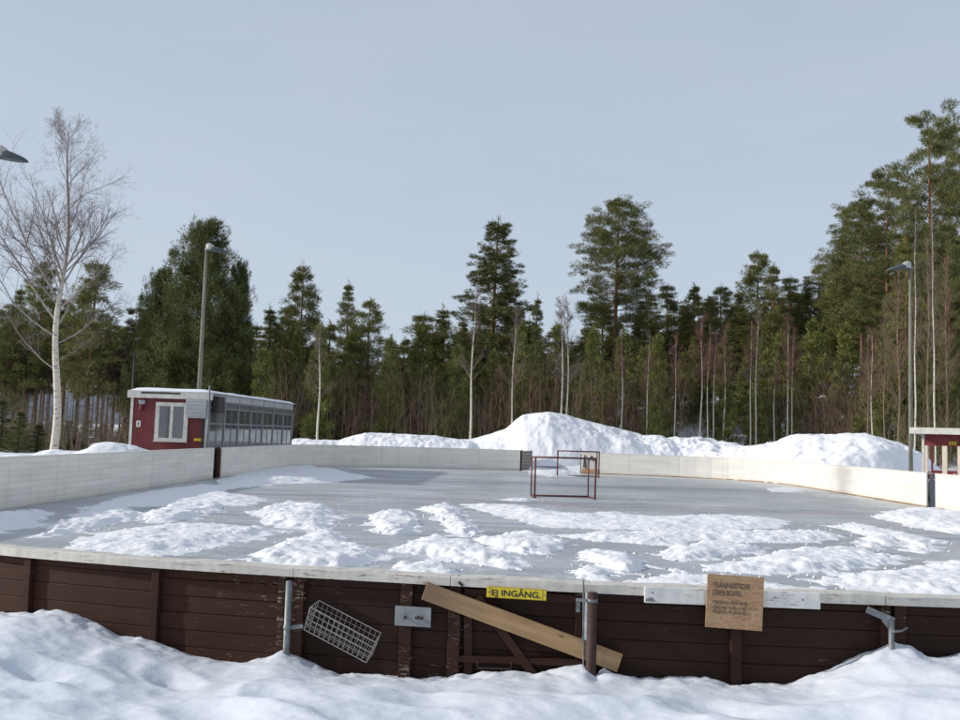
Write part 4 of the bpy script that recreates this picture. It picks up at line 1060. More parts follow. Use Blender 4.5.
sbox('corner_post', sx0 + .0, sx0 + .06, sy0 + SL - .09, sy0 + SL + .03, .3, zt - .002, RED_PLAIN)
sbox('side_wall', sx0, sx0 + .05, sy0 + .1, sy0 + SL - .1, .3, 1.0, RED_PLAIN)
sbox('back_wall', sx0 + SW - .06, sx0 + SW, sy0 + .1, sy0 + SL - .1, .3, zt - .01, RED_PLAIN)
sbox('inner_board', sx0 + 1.15, sx0 + 1.9, sy0 + 1.2, sy0 + 1.25, .4, zl1 + .18, ORANGE_WOOD)
sbox('inner_partition', spx(956.5, 450)[0], spx(961, 450)[0] + .6, sy0 + .12, sy0 + .16, zl1 - .1, zb, RED_PLAIN)
xo = spx(911.5, 430)[0]
rf2 = sbox('roof', xo + .02, sx0 + SW + .4, sy0 - .45, sy0 + SL + .4, zt, ztop - .03, GREY_PAINT)
sbox('roof_edge', xo, sx0 + SW + .42, sy0 - .49, sy0 - .45, zt - .01, ztop, WHITE_TRIM, rf2)
sbox('roof_edge', xo - .02, xo + .02, sy0 - .45, sy0 + SL + .4, zt - .008, ztop - .004, WHITE_TRIM, rf2)
x0_, z1_ = spx(949, 441.6); x1_, z0_ = spx(957, 445)
ys = sbox('yellow_strip', x0_, x1_, sy0 - .03, sy0 - .005, z0_, z1_, YELLOW)
for k in range(3): sbox('mark', x0_ + .05 + k * .08, x0_ + .09 + k * .08, sy0 - .034, sy0 - .031, z0_ + .03, z1_ - .03, BLACK, ys, 0)

sh_.rotation_euler = (0, 0, R_(-31))
# ------------------------------------------------------------------ street lamps
WOOD_POLE = plain('grey_wooden_pole', (.19, .185, .14), .8, .3, 3, bmp=.3, stretch=(6, 6, .6))
LAMP_TOP = plain('lamp_housing', (.44, .43, .41), .4, .1, 5, .2, .02)
LAMP_DARK = plain('lamp_canopy_green', (.06, .075, .08), .5, .2, 5, 0, .02)
def lamp(px_base, py_base, px_top, py_top, d, face, label, length=1.0, bl=.22, r0=.12, r1=.07, mat=WOOD_POLE):
    top = at(px_top, py_top, d); base = np.array([top[0], d, gz(top[0], d) - .2])
    t = empty('street_lamp', base, label, 'street lamp', 'lamps on tall poles around the rink')
    MB().tube([base, (base + top) / 2, top], [r0, (r0 + r1) / 2, r1], 14).build('pole', mat, t, True)
    f = np.array([face, 0, 0.]); hd = top + np.array([0, -.02, -.30])
    MB().tube([hd + f * .0, hd + f * .16 + np.array([0, 0, .05]), hd + f * .4 + np.array([0, 0, .02])], .04, 8).build('arm', GALV, t, True)
    MB().tube([hd + np.array([0, 0, -.05]), hd + np.array([0, 0, .05])], r1 + .02, 12).build('collar', GALV, t, True)
    # canopy: tapered shell, housing hump on top
    def shell(x0, x1, wfun, ztop, zbot, n=14, m=10):
        V = []; F = []
        for i in range(n + 1):
            k = i / n; x = x0 + (x1 - x0) * k; w_, h_, zb_ = wfun(k)
            for j in range(m):
                a = 2 * math.pi * j / m; yv = math.cos(a) * w_; zv = math.sin(a); zv = zv * (h_ if zv > 0 else .03)
                V.append(hd + f * x + np.array([0, yv, zb_ + zv]))
        for i in range(n):
            for j in range(m): F.append((i * m + j, i * m + (j + 1) % m, (i + 1) * m + (j + 1) % m, (i + 1) * m + j))
        F += [tuple(range(m)), tuple(n * m + j for j in range(m))]
        return MB().add(V, F)
    Ls = length
    shell(.05, .05 + Ls * 1.05, lambda k: (.24 * math.sin(math.pi * min(1, k * .9 + .12)) ** .6 + .01, .30 * (1 - k) ** .6 * min(1, k * 6 + .5) + .015, -.02 - .10 * k), 0, 0).build('canopy', LAMP_DARK, t, True)
    shell(.0, Ls * .55, lambda k: (.22 * math.sin(math.pi * (k * .86 + .12)) ** .5, .40 * math.sin(math.pi * (k * .72 + .24)) ** .8 * (1 - .35 * k), .012 - .05 * k), 0, 0).build('housing', LAMP_TOP, t, True)
    return t
lamp(200, 440, 207, 244, 46.5, 1, 'wooden lamp pole behind the glazed hut, lamp head pointing right', 1.0)
lamp(911, 470, 910, 262, 45, -1, 'lamp pole rising beside the red shelter, lamp head pointing left', 1.0, r0=.105, r1=.06)
lamp(-3, 450, -2.5, 147, 27.5, 1, 'lamp head jutting into view at the upper left edge', .85, r0=.13, r1=.07)
q = at(134, 356, 36.2)
dp = empty('thin_pole', (q[0], q[1], .3), 'thin dark pole standing at the left corner of the red hut', 'pole')
MB().tube([(q[0], q[1], .2), (q[0] + .03, q[1], q[2])], [.045, .03], 10).build('shaft', BLACK, dp, True)
MB().box((q[0] + .03, q[1], q[2] + .03), .10, .10, .09).build('cap', BLACK, dp, bevel=.01)
# ------------------------------------------------------------------ trees
def needles(C, D, ln, wd, rs):
    """C centres (n,3), D directions (n,3)"""
    n = len(C); D = D / (np.linalg.norm(D, axis=1, keepdims=True) + 1e-9)
    r = rs.normal(size=(n, 3)); s = np.cross(D, r); s /= (np.linalg.norm(s, axis=1, keepdims=True) + 1e-9)
    l = ln * rs.uniform(.6, 1.25, (n, 1)); w_ = wd * rs.uniform(.7, 1.3, (n, 1))
    V = np.stack([C - s * w_ * .5, C + s * w_ * .5, C + D * l + s * w_ * .22, C + D * l - s * w_ * .22], 1).reshape(-1, 3)
    F = np.arange(n * 4).reshape(n, 4)
    return V, F
class Twigs:
    def __init__(s): s.V = []; s.F = []; s.T = []; s.n = 0
    def tube(s, pts, rad, m=3, thin=None):
        pts = np.asarray(pts, float); k = len(pts)
        d = np.gradient(pts, axis=0); d /= (np.linalg.norm(d, axis=1, keepdims=True) + 1e-9)
        ref = np.array([.37, .61, .23]) if abs(d[0, 2]) > .8 else np.array([.1, .2, 1.0])
        u = np.cross(d, ref); u /= (np.linalg.norm(u, axis=1, keepdims=True) + 1e-9); v = np.cross(d, u)
        a = 2 * math.pi * np.arange(m) / m
        V = pts[:, None] + np.asarray(rad, float)[:, None, None] * (np.cos(a)[None, :, None] * u[:, None] + np.sin(a)[None, :, None] * v[:, None])
        I, J = np.meshgrid(np.arange(k - 1), np.arange(m), indexing='ij')
        F = np.stack([I * m + J, I * m + (J + 1) % m, (I + 1) * m + (J + 1) % m, (I + 1) * m + J], -1).reshape(-1, 4) + s.n
        s.V.append(V.reshape(-1, 3)); s.F.append(F); s.n += k * m
        if thin is not None: s.T.append(np.repeat(np.asarray(thin, float), m))
        else: s.T.append(np.zeros(k * m))
    def mesh(s, name):
        me = fast_mesh(name, np.vstack(s.V), np.vstack(s.F))
        at_ = me.attributes.new('thin', 'FLOAT', 'POINT'); at_.data.foreach_set('value', np.concatenate(s.T).astype(np.float32))
        me.polygons.foreach_set('use_smooth', [True] * len(me.polygons))
        return me

def conifer(seed, H, base, R, prof, whorls, nbr, clumps, tufts, tl, up=(.1, .8), droop=0., csize=.5, flat=.55, r0=None, dead=0, twin=None, spread=.35, jit=.25, top_wild=1.0):
    rs = np.random.default_rng(seed); T = Twigs(); r0 = r0 or H * .0115
    zs = np.linspace(0, H * .985, 16); ph = rs.uniform(0, 6.28, 2); am = H * .006
    tx = lambda z: np.stack([am * np.sin(z / H * 4 + ph[0]) * (z / H), am * np.sin(z / H * 5 + ph[1]) * (z / H), z], -1)
    T.tube(tx(zs), r0 * (1 - zs / H) ** .8 + .015, 7)
    CC, DD = [], []
    zb = base * H
    for i in range(whorls):
        t = (i + rs.uniform(-.3, .3)) / whorls; t = min(max(t, 0), .995)
        z = zb + (H * .97 - zb) * t
        for b in range(rs.integers(nbr[0], nbr[1] + 1)):
            az = rs.uniform(0, 2 * math.pi); L = R * prof(t) * rs.uniform(.55, 1.15)
            if L < .12: continue
            u_ = up[0] + (up[1] - up[0]) * t + rs.normal(0, .10)
            h = np.array([math.cos(az), math.sin(az), 0]); lat = np.array([-h[1], h[0], 0])
            s = np.linspace(0, 1, 5)
            o_ = tx(np.array([z]))[0]
            pts = o_ + L * s[:, None] * h + (L * (u_ * s - droop * s + droop * .9 * s ** 2.2))[:, None] * np.array([0, 0, 1]) + lat * (L * .12 * rs.normal() * s ** 2)[:, None]
            T.tube(pts, np.linspace(max(.018, r0 * .22 * (1 - t * .6) * L / R), .008, 5), 3)
            nc = max(2, int(clumps * L / R + rs.uniform(0, 1)))
            for c in range(nc):
                sc_ = rs.uniform(.30, 1.0) if nc > 2 else rs.uniform(.6, 1.0)
                if c == 0: sc_ = 1.0
                p = np.array([np.interp(sc_, s, pts[:, q]) for q in range(3)]) + lat * rs.normal(0, spread) * L * (1.05 - .6 * sc_) + np.array([0, 0, rs.normal(0, .08 * L + .03)])
                cs = csize * rs.uniform(.6, 1.25) * (.75 + .25 * L / R)
                k = max(6, int(tufts * 1.7 * rs.uniform(.7, 1.3)))
                q = rs.normal(size=(k, 3)); q /= np.linalg.norm(q, axis=1, keepdims=True); q *= rs.uniform(.15, 1, (k, 1)) ** .6
                off = q * cs * np.array([1, 1, flat])
                CC.append(p + off); DD.append(q * np.array([1, 1, .6]) + h * .45 + np.array([0, 0, .45 - droop * 1.2]) + rs.normal(0, jit, (k, 3)))
    # leader
    k = int(tufts * 1.2); zt_ = rs.uniform(.93, 1.0, k) * H
    CC.append(tx(zt_) + rs.normal(0, .12 * csize * 2, (k, 3)) * np.array([1, 1, .3])); DD.append(rs.normal(0, .5, (k, 3)) + np.array([0, 0, 1.1]))
    for i in range(dead):
        z = rs.uniform(.12, base) * H; az = rs.uniform(0, 6.28); L = R * rs.uniform(.15, .75)
        h = np.array([math.cos(az), math.sin(az), 0]); s = np.linspace(0, 1, 4); o_ = tx(np.array([z]))[0]
        pts = o_ + L * s[:, None] * h + (L * (.1 * s - .35 * s ** 2))[:, None] * np.array([0, 0, 1])
        T.tube(pts, np.linspace(.022, .006, 4), 3)
        for q in range(3):
            a_ = pts[rs.integers(1, 4)]; T.tube(np.array([a_, a_ + rs.normal(0, .35, 3) * L * .7]), [.008, .004], 3)
    V, F = needles(np.vstack(CC), np.vstack(DD), tl, tl * .16, rs)
    return T.mesh('trunk'), fast_mesh('crown', V, F), H, R

P_cone = lambda t: (1 - t) ** .85 * .97 + .03
P_round = lambda t: (.62 + .55 * math.sin(min(1, t * 1.5) * math.pi * .75)) * (1 - t ** 3.5) ** .8
P_pyr = lambda t: (1 - .86 * t) * (.8 + .2 * min(1, t * 6))
P_egg = lambda t: min(1, .72 + t * 1.1) * (1 - t ** 1.9) ** .75 + .03
P_open = lambda t: (.75 + .4 * math.sin(t * math.pi)) * (1 - t ** 4) ** .7

PROTO = {}
def proto(key, args, bark, leaf):
    tm, cm, H, R = conifer(*args[0], **args[1]); tm.materials.append(bark); cm.materials.append(leaf); PROTO[key] = (tm, cm, H, R)
D_ = dict
proto('pyramid', ((1, 22, .40, 3.9, P_pyr, 28, (4, 6), 10, 46, .24), D_(up=(-.02, .5), droop=.20, csize=.42, flat=.45, dead=10)), PINE_BARK, PINE_GREEN)
proto('broad', ((2, 24, .38, 4.4, P_round, 30, (4, 6), 9, 52, .25), D_(up=(.05, .75), csize=.62, flat=.5, dead=8)), PINE_BARK, PINE_GREEN)
proto('open', ((3, 23, .50, 4.0, P_open, 15, (3, 4), 7, 80, .24), D_(up=(.15, .8), csize=.62, flat=.45, dead=6, spread=.28)), PINE_BARK, PINE_GREEN)
proto('open_b', ((13, 22, .42, 4.2, P_open, 17, (3, 5), 7, 74, .24), D_(up=(.05, .6), csize=.62, flat=.42, dead=10, spread=.28)), PINE_BARK, PINE_GREEN)
proto('dense', ((4, 15, .05, 4.2, lambda t: (1 - t) ** .62 * min(1, .82 + t) + .02, 38, (6, 8), 15, 40, .20), D_(up=(.25, 1.1), csize=.40, flat=1.25, spread=.34)), PINE_BARK, DENSE_GREEN)
for i in range(4):
    proto('mid%d' % i, ((20 + i, 17, [.26, .34, .20, .30][i], [2.5, 2.3, 2.7, 2.4][i], P_egg if i % 2 else P_cone, 22, (4, 6), 7, 30, .27), D_(up=(.05, .8), csize=.50, flat=.55, dead=14)), PINE_BARK, MID_GREEN_LIT)
for i in range(3):
    proto('spruce%d' % i, ((30 + i, 16, .08, [2.3, 2.0, 2.6][i], P_cone, 30, (4, 6), 6, 18, .30), D_(up=(-.15, .7), droop=.3, csize=.36, flat=.45)), SPRUCE_BARK, SPRUCE_GREEN)
for i in range(2):
    proto('young%d' % i, ((40 + i, 7, .04, 1.7, P_cone, 17, (4, 5), 5, 20, .28), D_(up=(.25, 1.0), csize=.30, flat=.8)), SPRUCE_BARK, YOUNG_GREEN)
for i in range(2):
    proto('gaunt%d' % i, ((50 + i, 19, .50, 2.5, P_egg, 14, (4, 5), 6, 24, .34), D_(up=(-.05, .7), droop=.1, csize=.48, flat=.5, dead=46)), PINE_BARK, BROWN_GREEN)

used = set()
def tree(key, px, py, d, wpx=None, label=None, group='trees of the forest around the rink', name=None, cat='tree', sink=.15, rz=None, lean=0):
    tm, cm, H, R = PROTO[key]
    top = at(px, py, d); b = gz(top[0], d) - sink
    sz = (top[2] - b) / H
    sxy = sz if wpx is None else (wpx / 960 * d / 2) / (R * 1.05)
    if wpx is None: sxy = sz * random.uniform(1.15, 1.55)
    nm = name or ('pine_tree' if not key.startswith('spruce') else 'spruce_tree')
    t = empty(nm, (top[0], d, b), label, cat, group, random.uniform(0, 6.28) if rz is None else rz)
    t.scale = (sxy, sxy, sz); t.rotation_euler[0] = lean
    a = bpy.data.objects.new('trunk', tm); COL.objects.link(a); a.parent = t
    c = bpy.data.objects.new('crown', cm); COL.objects.link(c); c.parent = t
    return t
G1 = 'landmark trees standing out of the forest'
tree('pyramid', 497, 216, 82, 112, 'tall pine with a layered pyramid crown left of the goals, above the forest', G1)
tree('broad', 618, 196, 84, 92, 'tall pine with a broad rounded crown above the forest right of the goals', G1)
tree('open', 928, 112, 60, 98, 'tallest pine with an open clumped crown at the upper right', G1, rz=1.1)
tree('open_b', 962, 120, 64, 88, 'tall pine at the right picture edge beside the tallest pine', G1)
tree('open_b', 888, 166, 66, 92, 'broad pine just left of the tallest pine on the right', G1, rz=2.2)
tree('broad', 862, 198, 70, 80, 'pine on the outer left flank of the tall pines on the right', G1)
tree('mid2', 905, 232, 58, 82, 'pine in front of the tallest pine, behind the right lamp', G1)
tree('mid0', 842, 236, 74, 60, 'lower pine at the foot of the tall right hand pines', G1)
tree('open_b', 948, 222, 57, 80, 'dark pine behind the right birches, under the tallest pine', G1)
tree('dense', 207, 219, 67, 124, 'big bushy dense pine behind the left lamp pole and the hut', G1)
tree('dense', 162, 268, 68, 72, 'smaller bushy pine leaning on the left of the big dense pine', G1)
tree('dense', 240, 262, 69, 62, 'bushy pine on the right flank of the big dense pine', G1)
tree('mid1', 303, 261, 75, 46, 'slim pine with thin top right of the big dense pine', G1)
tree('mid0', 350, 281, 72, 46, 'pine with a bushy top, left one of a close pair', G1)
tree('mid3', 371, 296, 71, 50, 'pine with a bushy top, right one of a close pair', G1)
tree('mid3', 758, 249, 80, 52, 'pointed conifer rising highest in the forest right of the goals', G1)
tree('mid2', 774, 262, 78, 46, 'conifer just right of the pointed one in the forest right of the goals', G1)
tree('mid1', 45, 255, 70, 46, 'pine with layered crown just left of the big bare birch', G1)
tree('mid3', 97, 257, 68, 66, 'dark pine crown just right of the big bare birch', G1)
tree('mid0', 22, 286, 72, 46, 'pine crown behind the left side of the big birch', G1)
tree('spruce0', 538, 294, 78, 36, 'conifer right of the tall pyramid pine', G1)
tree('mid1', 12, 300, 70, 44, 'pine at the left picture edge behind the birch branches', G1)
# skyline and filler trees
SKY = [(-60, 300), (0, 305), (60, 300), (120, 305), (150, 312), (265, 318), (320, 330), (385, 352), (400, 345), (425, 325), (445, 318), (470, 325), (540, 312), (580, 330), (640, 306), (665, 296), (700, 296), (740, 290), (790, 285), (820, 270), (840, 268), (870, 240), (1020, 220)]
sx_, sy_ = np.array(SKY, float).T
FL = 'dark green pine of the dense forest behind the rink'
FS = 'dark pointed spruce of the dense forest behind the rink'
FY = 'light green young pine at the front edge of the forest'
FG = 'gaunt brown trunked pine of the open wood on the left'
GF = 'pines of the forest behind the rink'; GSp = 'spruces of the forest behind the rink'; GY = 'young pines at the edge of the forest'; GG = 'gaunt pines in the wood on the left'
rt = random.Random(5)
for px, py, key, d in [(270, 304, 'spruce1', 74), (425, 311, 'mid3', 86), (445, 304, 'spruce0', 88), (462, 318, 'mid0', 84), (405, 334, 'mid2', 86), (390, 344, 'spruce2', 84), (556, 322, 'mid2', 86), (588, 326, 'mid3', 80), (576, 340, 'spruce1', 82), (640, 298, 'mid0', 86), (651, 289, 'spruce0', 90), (668, 284, 'mid3', 88), (694, 282, 'mid2', 86), (709, 296, 'spruce2', 88), (722, 283, 'mid1', 84), (738, 292, 'mid0', 82), (791, 277, 'mid3', 84), (806, 286, 'spruce2', 84), (820, 262, 'mid1', 84), (834, 266, 'mid0', 82), (330, 318, 'mid2', 80), (288, 306, 'mid3', 78), (516, 310, 'mid1', 84), (480, 300, 'mid2', 88), (604, 300, 'mid1', 88)]:
    tree(key, px, py + rt.uniform(-2, 2), d, None, FS if key[0] == 's' else FL, GSp if key[0] == 's' else GF)
for row, (d, n, dy) in enumerate([(96, 56, (0, 18)), (88, 46, (12, 40)), (78, 40, (30, 72)), (71, 32, (50, 100))]):
    for i in range(n):
        px = 140 + (i + rt.uniform(.1, .9)) * 880 / n
        if px < 255 and row == 3: continue
        y = np.interp(px, sx_, sy_) + rt.uniform(*dy)
        key = rt.choice(['mid0', 'mid1', 'mid2', 'mid3', 'spruce0', 'spruce1', 'spruce2', 'mid0', 'mid2'])
        sp_ = key[0] == 's'
        tree(key, px, y, d + rt.uniform(-4, 4), None, FS if sp_ else FL, GSp if sp_ else GF)
for i in range(64):
    px = 255 + (i + rt.uniform(0, 1)) * 700 / 64
    y = rt.uniform(345, 388) if i % 3 else rt.uniform(318, 350); d = rt.uniform(66, 72) if i % 6 else rt.uniform(62.5, 64)
    tree(rt.choice(['young0', 'young1']), px, y, d, rt.uniform(30, 54), FY, GY)
for px, y, d in [(728, 388, 61), (655, 402, 60.5), (756, 392, 62), (890, 372, 56), (902, 352, 57), (928, 360, 55), (868, 378, 58), (945, 330, 56), (956, 300, 58)]:
    tree(rt.choice(['young0', 'young1']), px, y, d, 30 if y > 380 else 46, FY, GY)
for i in range(34):
    px = -50 + (i + rt.uniform(0, 1)) * 195 / 34; d = rt.uniform(67, 105)
    y = np.interp(px, sx_, sy_) + rt.uniform(-6, 40)
    tree(rt.choice(['gaunt0', 'gaunt1']), px, y, d, rt.uniform(30, 46) * 70 / d, FG, GG)
for i in range(46):
    px = -60 + (i + rt.uniform(0, 1)) * 210 / 46; d = rt.uniform(110, 190)
    tree(rt.choice(['gaunt0', 'gaunt1']), px, rt.uniform(318, 360), d, rt.uniform(26, 40) * 70 / d, FG, GG)
for px, y, d in [(4, 398, 47), (20, 410, 46), (-14, 402, 48), (38, 424, 48)] + [(rt.uniform(-20, 140), rt.uniform(418, 433), rt.uniform(64, 90)) for _ in range(34)]:
    tree('spruce1', px, y, d, 34, 'low dark spruce bush at the foot of the left wood', 'low spruces at the left edge', name='spruce_bush', sink=.1)

# ---- bare birches
def grow(T, rs, p, d, L, r, depth, maxd, sub, thin0, grav, n=6, up=.12, wob=.12, tw=(.4, 1.0)):
    pts = [p]; dd = np.array(d, float); dd /= np.linalg.norm(dd)
    for i in range(n):
        dd = dd + rs.normal(0, wob, 3) + np.array([0, 0, up]) - np.array([0, 0, grav * (i / n)])
        dd /= np.linalg.norm(dd); pts.append(pts[-1] + dd * L / n)
    pts = np.array(pts); rad = np.linspace(r, max(r * .28, .0018), n + 1)
    T.tube(pts, rad, 5 if depth == 0 else 3, np.full(n + 1, thin0) if thin0 >= 1 else np.linspace(thin0, min(1, thin0 + .65), n + 1))
    if depth >= maxd: return
    for j in range(sub[depth]):
        s = rs.uniform(.18, .98) if depth else rs.uniform(.25, .98)
        q = np.array([np.interp(s * n, np.arange(n + 1), pts[:, k]) for k in range(3)])
        i0 = min(int(s * n), n - 1); ax = pts[i0 + 1] - pts[i0]; ax /= np.linalg.norm(ax)
        sd_ = np.cross(ax, rs.normal(size=3)); sd_ /= (np.linalg.norm(sd_) + 1e-9)
        ang = rs.uniform(.45, .85)
        grow(T, rs, q, ax * math.cos(ang) + sd_ * math.sin(ang), L * rs.uniform(.28, .55) * (1.15 - .6 * s), np.interp(s, [0, 1], [r, r * .3]) * .55, depth + 1, maxd, sub, 1.0, grav * 1.5 + (.10 if depth + 1 == maxd else 0), max(3, n - 1), up * .6, wob * 1.15)

def big_birch(px, pyb, pyt, d):
    rs = np.random.default_rng(88)
    b = at(px, pyb, d); tp = at(72, pyt, d); H = tp[2] - b[2] + .4
    t = empty('birch_tree', (b[0], d, b[2] - .5), 'large bare white birch with spreading branches behind the left boards', 'tree', G1)
    T = Twigs(); W = Twigs(); o_ = np.zeros(3)
    zs = np.linspace(0, H + .1, 22); dx = tp[0] - b[0]
    tr = np.stack([dx * (zs / H) + .10 * np.sin(zs * .9), .1 * np.sin(zs * .7 + 1), zs], -1)
    rad = .165 * (1 - zs / (H + .3)) ** 1.0 + .006
    T.tube(tr, rad, 9, np.clip((zs / H - .40) * 2.6, 0, .95))
    at_ = lambda z: np.array([np.interp(z, zs, tr[:, k]) for k in range(3)])
    # named big limbs read off the photo: (height, x-direction, up, length)
    for (z, hx_, hz, L, r, yv) in [(3.6, -1, .55, 3.4, .045, .2), (4.9, -1, .62, 4.6, .06, -.3), (5.5, -1, 1.0, 6.8, .075, .15), (6.2, -.75, 1.25, 6.6, .07, -.25), (4.6, 1, .28, 4.2, .05, .3), (6.0, 1, .95, 4.6, .06, -.2), (6.9, .62, 1.25, 5.4, .06, .3), (7.7, 1, .8, 4.4, .055, .0), (3.9, .6, .5, 2.6, .03, .7), (5.2, .35, .9, 4.2, .045, .9), (6.6, -.3, 1.2, 4.6, .05, -.9), (7.4, -.8, 1.0, 5.0, .055, .5)]:
        grow(T, rs, at_(z), (hx_, yv, hz), L * (.95 if hx_ < 0 else .72), r * .62, 0, 3, (15, 8, 5), .62, .06, 8, .085, .085)
    for i in range(40):
        z = H * rs.uniform(.45, .975); L = (H - z) * rs.uniform(.36, .62) + .8; az = rs.uniform(0, 6.28)
        grow(T, rs, at_(z), (math.cos(az), math.sin(az), rs.uniform(.9, 1.6)), min(L, 2.9), max(.009, .034 * (1 - z / H) * 2), 0, 3, (10, 7, 5), .85, .06, 6, .05, .10)
    me = T.mesh('trunk')
    # split trunk with limbs (thick) from twigs
    o = link('trunk', me, BIRCH, None); o.parent = t
big_birch(52, 448, 121, 38)

def birch_proto(seed, H, bare, nb, red, spread=1.0, stems=1):
    rs = np.random.default_rng(seed); T = Twigs(); W = Twigs()
    for sidx in range(stems):
        x0 = rs.normal(0, .35, 2) if stems > 1 else np.zeros(2); ln = rs.normal(0, .008 if stems == 1 else .03, 2)
        zs = np.linspace(0, H * (1 - .12 * sidx), 12)
        tr = np.stack([x0[0] + ln[0] * zs + .07 * np.sin(zs * .8 + sidx), x0[1] + ln[1] * zs, zs], -1)
        T.tube(tr, .085 * (H / 11) ** .6 * (1 - zs / H * .93) + .006, 6, np.clip((zs / H - .72) * 3, 0, .9))
        for i in range(nb):
            z = H * (bare + (1 - bare) * rs.uniform(0, .97) ** .9) * (1 - .12 * sidx); az = rs.uniform(0, 6.28)
            p = np.array([np.interp(z, zs, tr[:, k]) for k in range(3)])
            L = (.5 + (H - z) * .24) * rs.uniform(.6, 1.1) * spread
            grow(W, rs, p, (math.cos(az), math.sin(az), rs.uniform(1.2, 2.2)), L, .014, 0, 2, (8, 4), 1.0, .0, 4, .08, .1)
    tm = T.mesh('trunk'); tm.materials.append(BIRCH); cm = W.mesh('crown'); cm.materials.append(BIRCH_TWIG_RED if red else BIRCH_TWIG)
    return tm, cm, H, 1.0
PROTO['birch0'] = birch_proto(201, 11, .45, 46, False); PROTO['birch1'] = birch_proto(202, 11, .55, 40, True)
PROTO['birch2'] = birch_proto(203, 11, .50, 44, True, 1.2); PROTO['birch3'] = birch_proto(204, 10, .50, 26, True, 1.0, 3)
PROTO['birch4'] = birch_proto(205, 22, .42, 120, False, .62)
def birch(key, px, py, d, wscale, label, group, cw=1.35):
    tm, cm, H, R = PROTO[key]; top = at(px, py, d); b = gz(top[0], d) - .2; sz = (top[2] - b) / H
    t = empty('birch_tree', (top[0], d, b), label, 'tree', group, random.uniform(0, 6.28)); t.scale = (sz * wscale, sz * wscale, sz)
    for nm, me in (('trunk', tm), ('crown', cm)):
        a = bpy.data.objects.new(nm, me); COL.objects.link(a); a.parent = t
        if nm == 'crown': a.scale = (cw, cw, 1)
GB = 'thin bare birches along the forest edge'
for key, px, py, d, wsc, lab in [
    ('birch0', 323, 330, 60, 1.3, 'thin bare birch with forked stem right of the glazed hut'),
    ('birch0', 474, 290, 63, .95, 'tall thin white birch left of the big snow heap'),
    ('birch0', 514, 306, 62, .9, 'thin white birch rising behind the left slope of the big snow heap'),
    ('birch0', 565, 298, 66, 1.0, 'pale topped birch behind the peak of the big snow heap, left of a pair'),
    ('birch0', 570, 302, 66.5, 1.0, 'pale topped birch behind the peak of the big snow heap, right of a pair'),
    ('birch1', 624, 335, 63, .8, 'thin birch behind the right shoulder of the big snow heap'),
    ('birch1', 648, 334, 62, .8, 'thin white birch with brown top right of the big snow heap'),
    ('birch2', 676, 336, 62, .8, 'slightly leaning thin birch between the snow heaps'),
    ('birch2', 702, 317, 64, .95, 'reddest topped birch, tallest of the red clump'),
    ('birch1', 708, 326, 64.5, .8, 'second birch of the red topped clump'),
    ('birch1', 714, 332, 64, .8, 'third birch of the red topped clump'),
    ('birch2', 725, 326, 64, .8, 'white stemmed birch at the right end of the red topped clump'),
    ('birch1', 751, 322, 63, .8, 'left birch of the close trio right of the red clump'),
    ('birch0', 756, 305, 64, .7, 'tallest birch of the close trio right of the red clump'),
    ('birch2', 788, 318, 63, .85, 'reddish birch with twin stems above the right snow heap'),
    ('birch1', 792, 325, 63.4, .7, 'birch close beside the twin stemmed reddish birch'),
    ('birch1', 774, 352, 62, .9, 'short reddish birch above the right snow heap'),
    ('birch2', 872, 330, 54, .8, 'leaning thin birch at the right end of the right snow heap'),
    ('birch4', 914, 208, 50, .62, 'left of the two tall birches beside the red shelter'),
    ('birch4', 934, 200, 50.5, .62, 'right of the two tall birches beside the red shelter')]:
    birch(key, px, py, min(d, 60.8), wsc, lab, GB, 1.0 if wsc < .65 else 1.4)
rb = random.Random(77)
PROTO['birch5'] = birch_proto(206, 15, .30, 90, False, .9); PROTO['birch5'][1].materials[0] = BRUSH2; PROTO['birch5'][0].materials[0] = BRUSH
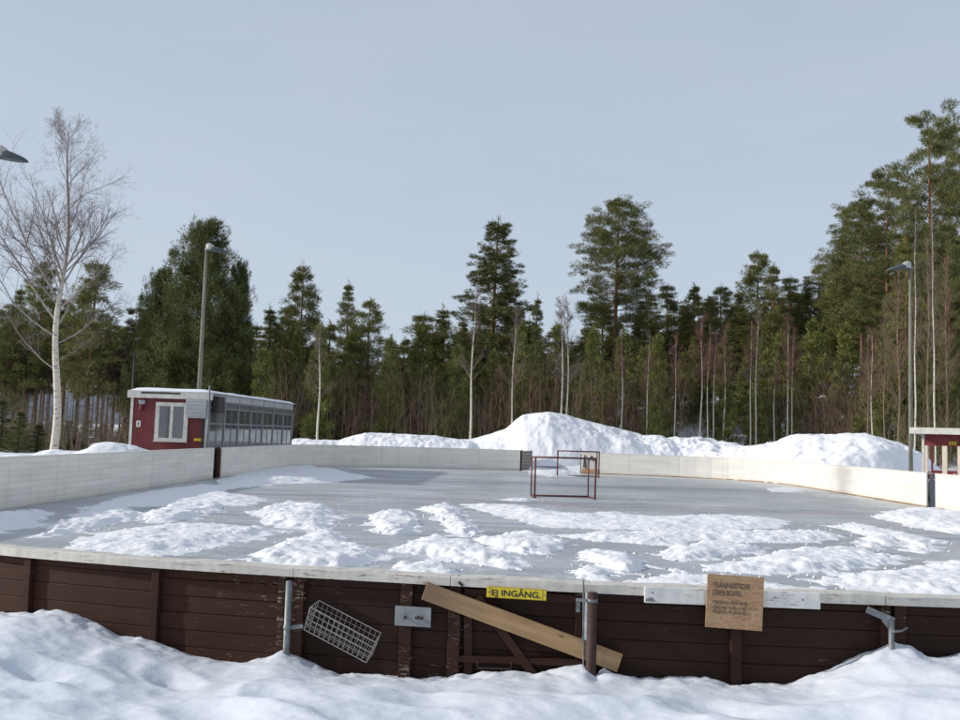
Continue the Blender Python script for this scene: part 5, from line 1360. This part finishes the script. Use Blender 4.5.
for px, py in [(884, 300), (899, 262), (927, 238), (946, 258), (868, 335)]:
    birch('birch5', px, py, rb.uniform(51, 56), rb.uniform(.8, 1.0), 'bare brown broadleaf tree in the thicket behind the red shelter', 'bare brown trees in the thicket behind the red shelter', 1.2)
# ---- brush of thin stems
def brush_proto(seed, H, n, mat, wide):
    rs = np.random.default_rng(seed); W = Twigs()
    for i in range(n):
        p = np.array([rs.normal(0, wide), rs.normal(0, wide * .6), 0]); h = H * rs.uniform(.45, 1.0)
        grow(W, rs, p, (rs.normal(0, .13), rs.normal(0, .13), 1), h, .018, 1, 3, (0, 7, 4), 1.0, 0, 5, .05, .055)
    me = W.mesh('stems'); me.materials.append(mat); return me, H
BR = [brush_proto(301, 5.5, 12, BRUSH, .8), brush_proto(302, 6.5, 10, BRUSH2, .9), brush_proto(303, 4.2, 14, BRUSH, 1.0), brush_proto(304, 5, 12, BRUSH2, .8)]
def bush(i, px, py, d, lab, grp):
    me, H = BR[i]; top = at(px, py, d); b = gz(top[0], d) - .1; sz = max(.25, (top[2] - b) / H)
    a = bpy.data.objects.new('bare_bush', me); COL.objects.link(a); a.location = (top[0], d, b); a.rotation_euler = (0, 0, random.uniform(0, 6.28)); s2 = random.uniform(.8, 1.15); a.scale = (s2, s2, sz)
    tag(a, lab, 'bush', grp)
for i in range(84):
    px = 258 + (i + rt.uniform(0, 1)) * 650 / 84; d = rt.uniform(62, 67)
    if (px > 690 and i % 2) or (px <= 690 and i % 3 == 1): continue
    d = rt.uniform(61.5, 66)
    y = rt.uniform(336, 400) if px < 690 else rt.uniform(372, 425)
    bush(rt.randrange(4), px, y, d, 'leafless brown thicket of thin stems at the forest edge', 'leafless thickets along the forest edge')
for i in range(12):
    px = 800 + (i + rt.uniform(0, 1)) * 160 / 12
    bush(rt.randrange(4), px, rt.uniform(335, 400), rt.uniform(57, 62) if px < 895 else rt.uniform(49, 56), 'leafless brown thicket near the right lamp pole', 'leafless thickets near the right lamp pole')
for i in range(16):
    px = -20 + (i + rt.uniform(0, 1)) * 150 / 16
    bush(rt.randrange(4), px, rt.uniform(360, 420), rt.uniform(50, 60), 'leafless brown thicket in the open wood on the left', 'leafless thickets in the left wood')
